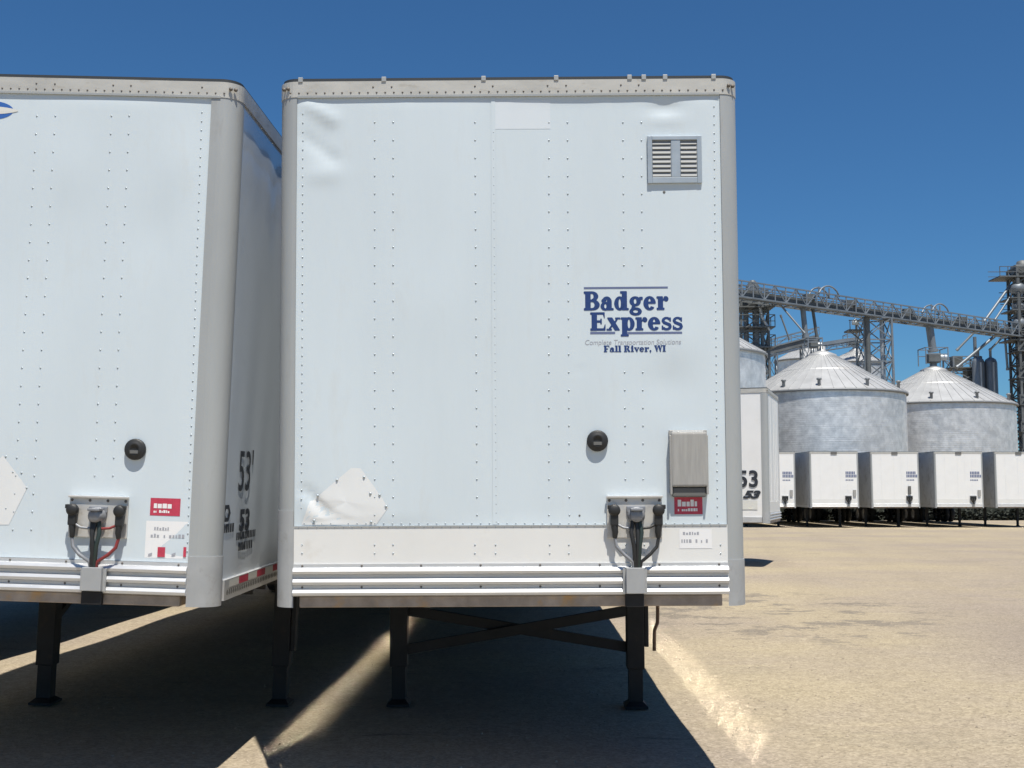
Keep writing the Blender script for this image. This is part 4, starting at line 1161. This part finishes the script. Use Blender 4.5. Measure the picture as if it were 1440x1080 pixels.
b1 = bridge_at(1133); spout(b1 + Vector((0, 0, -.4)), at(1133, 474, b1.y), .22, "wider vertical spout from the bridge to the nearer bin's peak, left of a thin one")
b2 = bridge_at(1147); spout(b2 + Vector((0, 0, -.4)), at(1149, 476, b2.y), .13, "thinner vertical spout beside the wider one above the nearer bin's peak", 'steeldark')
b3 = bridge_at(1100); spout(b3 + Vector((0, 0, -.4)), at(1131, 468, b3.y - 1), .075, "thin slanting spout from the bridge to the pair above the nearer bin")
spout(at(1098, 444, 96), at(1110, 477, 96), .07, "short thin spout leaning beside the dense tower above the lower conveyor")
b4 = bridge_at(1312); spout(b4 + Vector((0, 0, -.4)), at(1312, 494, b4.y), .36, "thick vertical spout dropping from the bridge to the right bin's peak")
spout(at(1420, 402, 113), at(1384, 452, 111), .13, "upper slanting spout left of the right tower's head, above the bridge")
spout(at(1424, 412, 113), at(1399, 450, 112), .10, "steep short spout close to the right tower, above the bridge")
spout(at(1372, 465, 112), at(1346, 492, 112), .11, "short slanting spout under the bridge, left of the twin tanks")
spout(at(1407, 466, 113), at(1345, 517, 112), .15, "long slanting spout under the bridge running down to the right bin's roof")
spout(at(1414, 470, 113), at(1392, 492, 113), .10, "short slanting spout reaching the twin tanks' tops")
spout(at(1413, 472, 114), at(1417, 520, 114), .12, "steep pipe beside the dark right tower, below the bridge")

# machines on the bins' peaks
def peak_gear(x, y, z, s, label):
    e = empty('bin_head_machine', label, "machine", "drive machines on bin peaks", Matrix.Translation((x, y, z)))
    mb = MB(); mb.box((-.55 * s, -.5 * s, 0), (.55 * s, .5 * s, .85 * s), 0, .06); mb.build('gearbox', M['steeldark'], e)
    mb = MB(); mb.tube([(.5 * s, 0, .5 * s), (1.2 * s, 0, .5 * s)], .28 * s, 10); mb.build('motor', M['steelpale'], e)
    mb = MB(); w = 1.0 * s
    for sx in (-1, 1):
        for sy in (-1, 1): mb.bar((sx * w, sy * w, -.2), (sx * w, sy * w, 1.3 * s), .07)
        mb.bar((sx * w, -w, 1.3 * s), (sx * w, w, 1.3 * s), .07); mb.bar((-w, sx * w, 1.3 * s), (w, sx * w, 1.3 * s), .07); mb.bar((-w, sx * w, .7 * s), (w, sx * w, .7 * s), .06)
    mb.build('guard_rail', M['steelblue'], e)
    return e


peak_gear(23.3, 90, 12.8, .55, "small motor and guard rail on the nearer big bin's peak")
peak_gear(36.3, 100.5, 12.8, .95, "larger caged machine on the right big bin's peak")
peak_gear(38.4, 131, 18.2, .9, "motor platform on the small dark bin behind the nearer bin")

# lower conveyors
c0, c1 = at(1072, 496, 118), at(1150, 476, 118)
lc = empty('lower_conveyor', "short dark enclosed conveyor rising to the slim bin behind the nearer bin", "conveyor", matrix=Matrix.Translation(c0))
mb = MB(); mb.bar((0, 0, 0), c1 - c0, 1.0, .75); mb.build('housing', M['steeldark'], lc)
mb = MB(); truss(mb, (0, 0, .3), c1 - c0 + Vector((0, 0, .3)), .8, 1.2, 1.2, .06); mb.build('guard_rail', M['steelblue'], lc)
mb = MB(); mb.bar((0, 0, -.55), c1 - c0 + Vector((0, 0, -.55)), .6, .2); mb.build('lower_chute', M['steelpale'], lc)
mb = MB()
for s in (.15, .8): c = (c1 - c0) * s; lattice(mb, (c.x, c.y, -c0.z - .25), (c.x, c.y, c.z - .4), 1.1, 1.1, 2.2, .08)
mb.build('support', M['steelblue'], lc)
c0, c1 = at(1148, 486, 128), at(1206, 477, 128)
lc = empty('lower_conveyor', "thin pale conveyor tube linking the slim bin and the small dark bin", "conveyor", matrix=Matrix.Translation(c0))
mb = MB(); mb.bar((0, 0, 0), c1 - c0, .5, .5); mb.build('housing', M['steelblue'], lc)
mb = MB(); truss(mb, (0, 0, -.7), c1 - c0 + Vector((0, 0, -.7)), .6, .6, 1.0, .05); mb.build('truss', M['steelblue'], lc)

# lattice tower between the two big bins
p = bridge_at(1236); tw = empty('elevator_tower', "pale open lattice tower under the bridge between the two big grain bins", "tower", matrix=Matrix.Translation((p.x, p.y + .5, -.25)))
Ht = p.z - .3
mb = MB(); lattice(mb, (0, 0, 0), (0, 0, Ht), 2.5, 2.3, 1.7, .12); mb.build('frame', M['steelblue'], tw)
mb = MB(); mb.tube([(-.95, -1.3, 0), (-.95, -1.3, Ht)], .22, 8); mb.build('leg_pipe', M['steeldark'], tw)
mb = MB(); mb.tube([(.7, .2, 0), (.7, .2, Ht)], .16, 8); mb.build('leg_pipe', M['steelpale'], tw)
z = at(1205, 462, p.y).z
mb = MB(); mb.box((-2.4, -.9, z), (-1.2, .6, z + .14)); mb.bar((-2.4, -.9, z + .9), (-1.2, -.9, z + .9), .06); mb.bar((-2.3, -.9, z), (-2.3, -.9, z + .9), .06); mb.bar((-1.3, -.8, z - .9), (-2.3, -.8, z), .1); mb.build('platform', M['steeldark'], tw)
mb = MB(); mb.lathe([(0, z + .55), (.3, z + .6), (.32, z + .9), (.0, z + 1.15)], (-1.7, -.4, 0), 'Z', 10); mb.build('white_fan_cover', M['paint'], tw)

# dark bucket-elevator tower at the right edge
p = at(1437, 470, 113.5); tw = empty('elevator_tower', "dark bucket elevator tower with cluttered head at the right picture edge", "tower", matrix=Matrix.Translation((p.x, p.y, -.25)))
ztop = at(1437, 368, 113.5).z; zb = p.z
mb = MB(); lattice(mb, (.4, 0, 0), (.4, 0, ztop - .5), 2.4, 2.2, 1.5, .15); mb.build('frame', M['steeldark'], tw)
for dx in (-.25, .55):
    mb = MB(); mb.box((dx - .33, -.3, 0), (dx + .33, .3, ztop - 1.0)); mb.build('leg_casing', M['steeldark'], tw)
mb = MB(); mb.box((-.7, -.7, ztop - 1.3), (1.6, .7, ztop - .1), 0, .3); mb.lathe([(.6, ztop - .2), (.5, ztop + .25), (.1, ztop + .4)], (.3, 0, 0), 'Z', 12); mb.build('elevator_head', M['steeldark'], tw)
for z, xl in ((ztop - 1.5, -2.5), (ztop - 3.6, -1.5), (zb - .5, -1.7), (zb + 2.4, -1.4)):
    mb = MB(); mb.box((xl, -1.4, z), (1.8, 1.4, z + .12))
    for q in (-1.4, 1.4): mb.bar((xl, q, z + 1), (1.8, q, z + 1), .06); mb.bar((xl, q, z + .5), (1.8, q, z + .5), .05)
    k = xl
    while k < 1.8: mb.bar((k, -1.4, z), (k, -1.4, z + 1), .06); k += .8
    mb.build('platform', M['steeldark'], tw)
for z, s in ((ztop - 2.6, .75), (ztop - 4.4, .6), (zb + 1.2, .65)):
    mb = MB(); mb.lathe([(.15, z - s), (s, z - s * .3), (s, z + s * .4), (.3, z + s * .8)], (-.6, -.8, 0), 'Z', 12); mb.build('distributor', M['steelblue'], tw)
for dx, z0_, z1_ in ((-.75, zb + .3, ztop - 1.6), (1.2, 0, ztop - 2.2), (.15, 0, ztop - 2.0)):
    mb = MB(); mb.tube([(dx, -1.25, z0_), (dx, -1.25, z1_)], .2, 8); mb.build('leg_pipe', M['steelblue'] if dx > .1 else M['steeldark'], tw)
k = 2.5
while k < zb - 1.5:
    mb = MB(); mb.box((-1.0, -1.35, k), (1.8, 1.2, k + .1)); mb.bar((-1.0, -1.35, k + 1), (1.8, -1.35, k + 1), .06); mb.bar((-1.0, -1.35, k), (-1.0, -1.35, k + 1), .06); mb.bar((-1.0, -1.3, k + .1), (1.0, -1.3, k + 2.6), .14); mb.build('landing', M['steeldark'], tw); k += 2.6
mb = MB(); mb.tube([(-.2, -1.0, ztop - 2.5), (-.9, -1.0, zb + .2)], .12, 8); mb.build('spout', M['steelpale'], tw)

# twin upright tanks behind the right bin
for px, lab in ((1377.5, "left of two dark upright tanks behind the right bin's roof"), (1395, "right of two dark upright tanks, next to the right edge tower")):
    p = at(px, 560, 117); e = empty('upright_tank', lab, "tank", "twin upright tanks", Matrix.Translation((p.x, p.y, -.25)))
    zt = at(px, 507, 117).z
    mb = MB(); mb.lathe([(.62, 0), (.62, zt), (.5, zt + .35), (.2, zt + .55), (0, zt + .58)], (0, 0, 0), 'Z', 16); mb.build('shell', M['steelblue'], e)
    mb = MB(); mb.tube([(0, -.66, 0), (0, -.66, zt)], .1, 6); mb.build('pipe', M['steelpale'], e)
    mb = MB(); mb.tube([(0, 0, zt + .5), (0, 0, zt + 1.4)], .14, 8); mb.build('inlet_pipe', M['steelblue'], e)
p = at(1354, 540, 119); e = empty('elevator_tower', "low cluttered lattice frame beside the right bin's peak", "tower", matrix=Matrix.Translation((p.x, p.y, -.25)))
zt = at(1354, 500, 119).z
mb = MB(); lattice(mb, (0, 0, 0), (0, 0, zt), 3.0, 2.8, 1.4, .11); mb.build('frame', M['steelblue'], e)
mb = MB(); mb.box((-1.8, -1.6, zt - 1.2), (1.8, 1.6, zt - 1.08)); mb.box((-1.2, -1, zt - 1.08), (-.3, .2, zt)); mb.box((.1, -1, zt - 3.4), (1.2, .2, zt - 1.2)); mb.build('platform', M['steeldark'], e)
mb = MB(); mb.tube([(.9, -1.2, 0), (.9, -1.2, zt + 2.0)], .18, 8); mb.build('leg_pipe', M['steelblue'], e)
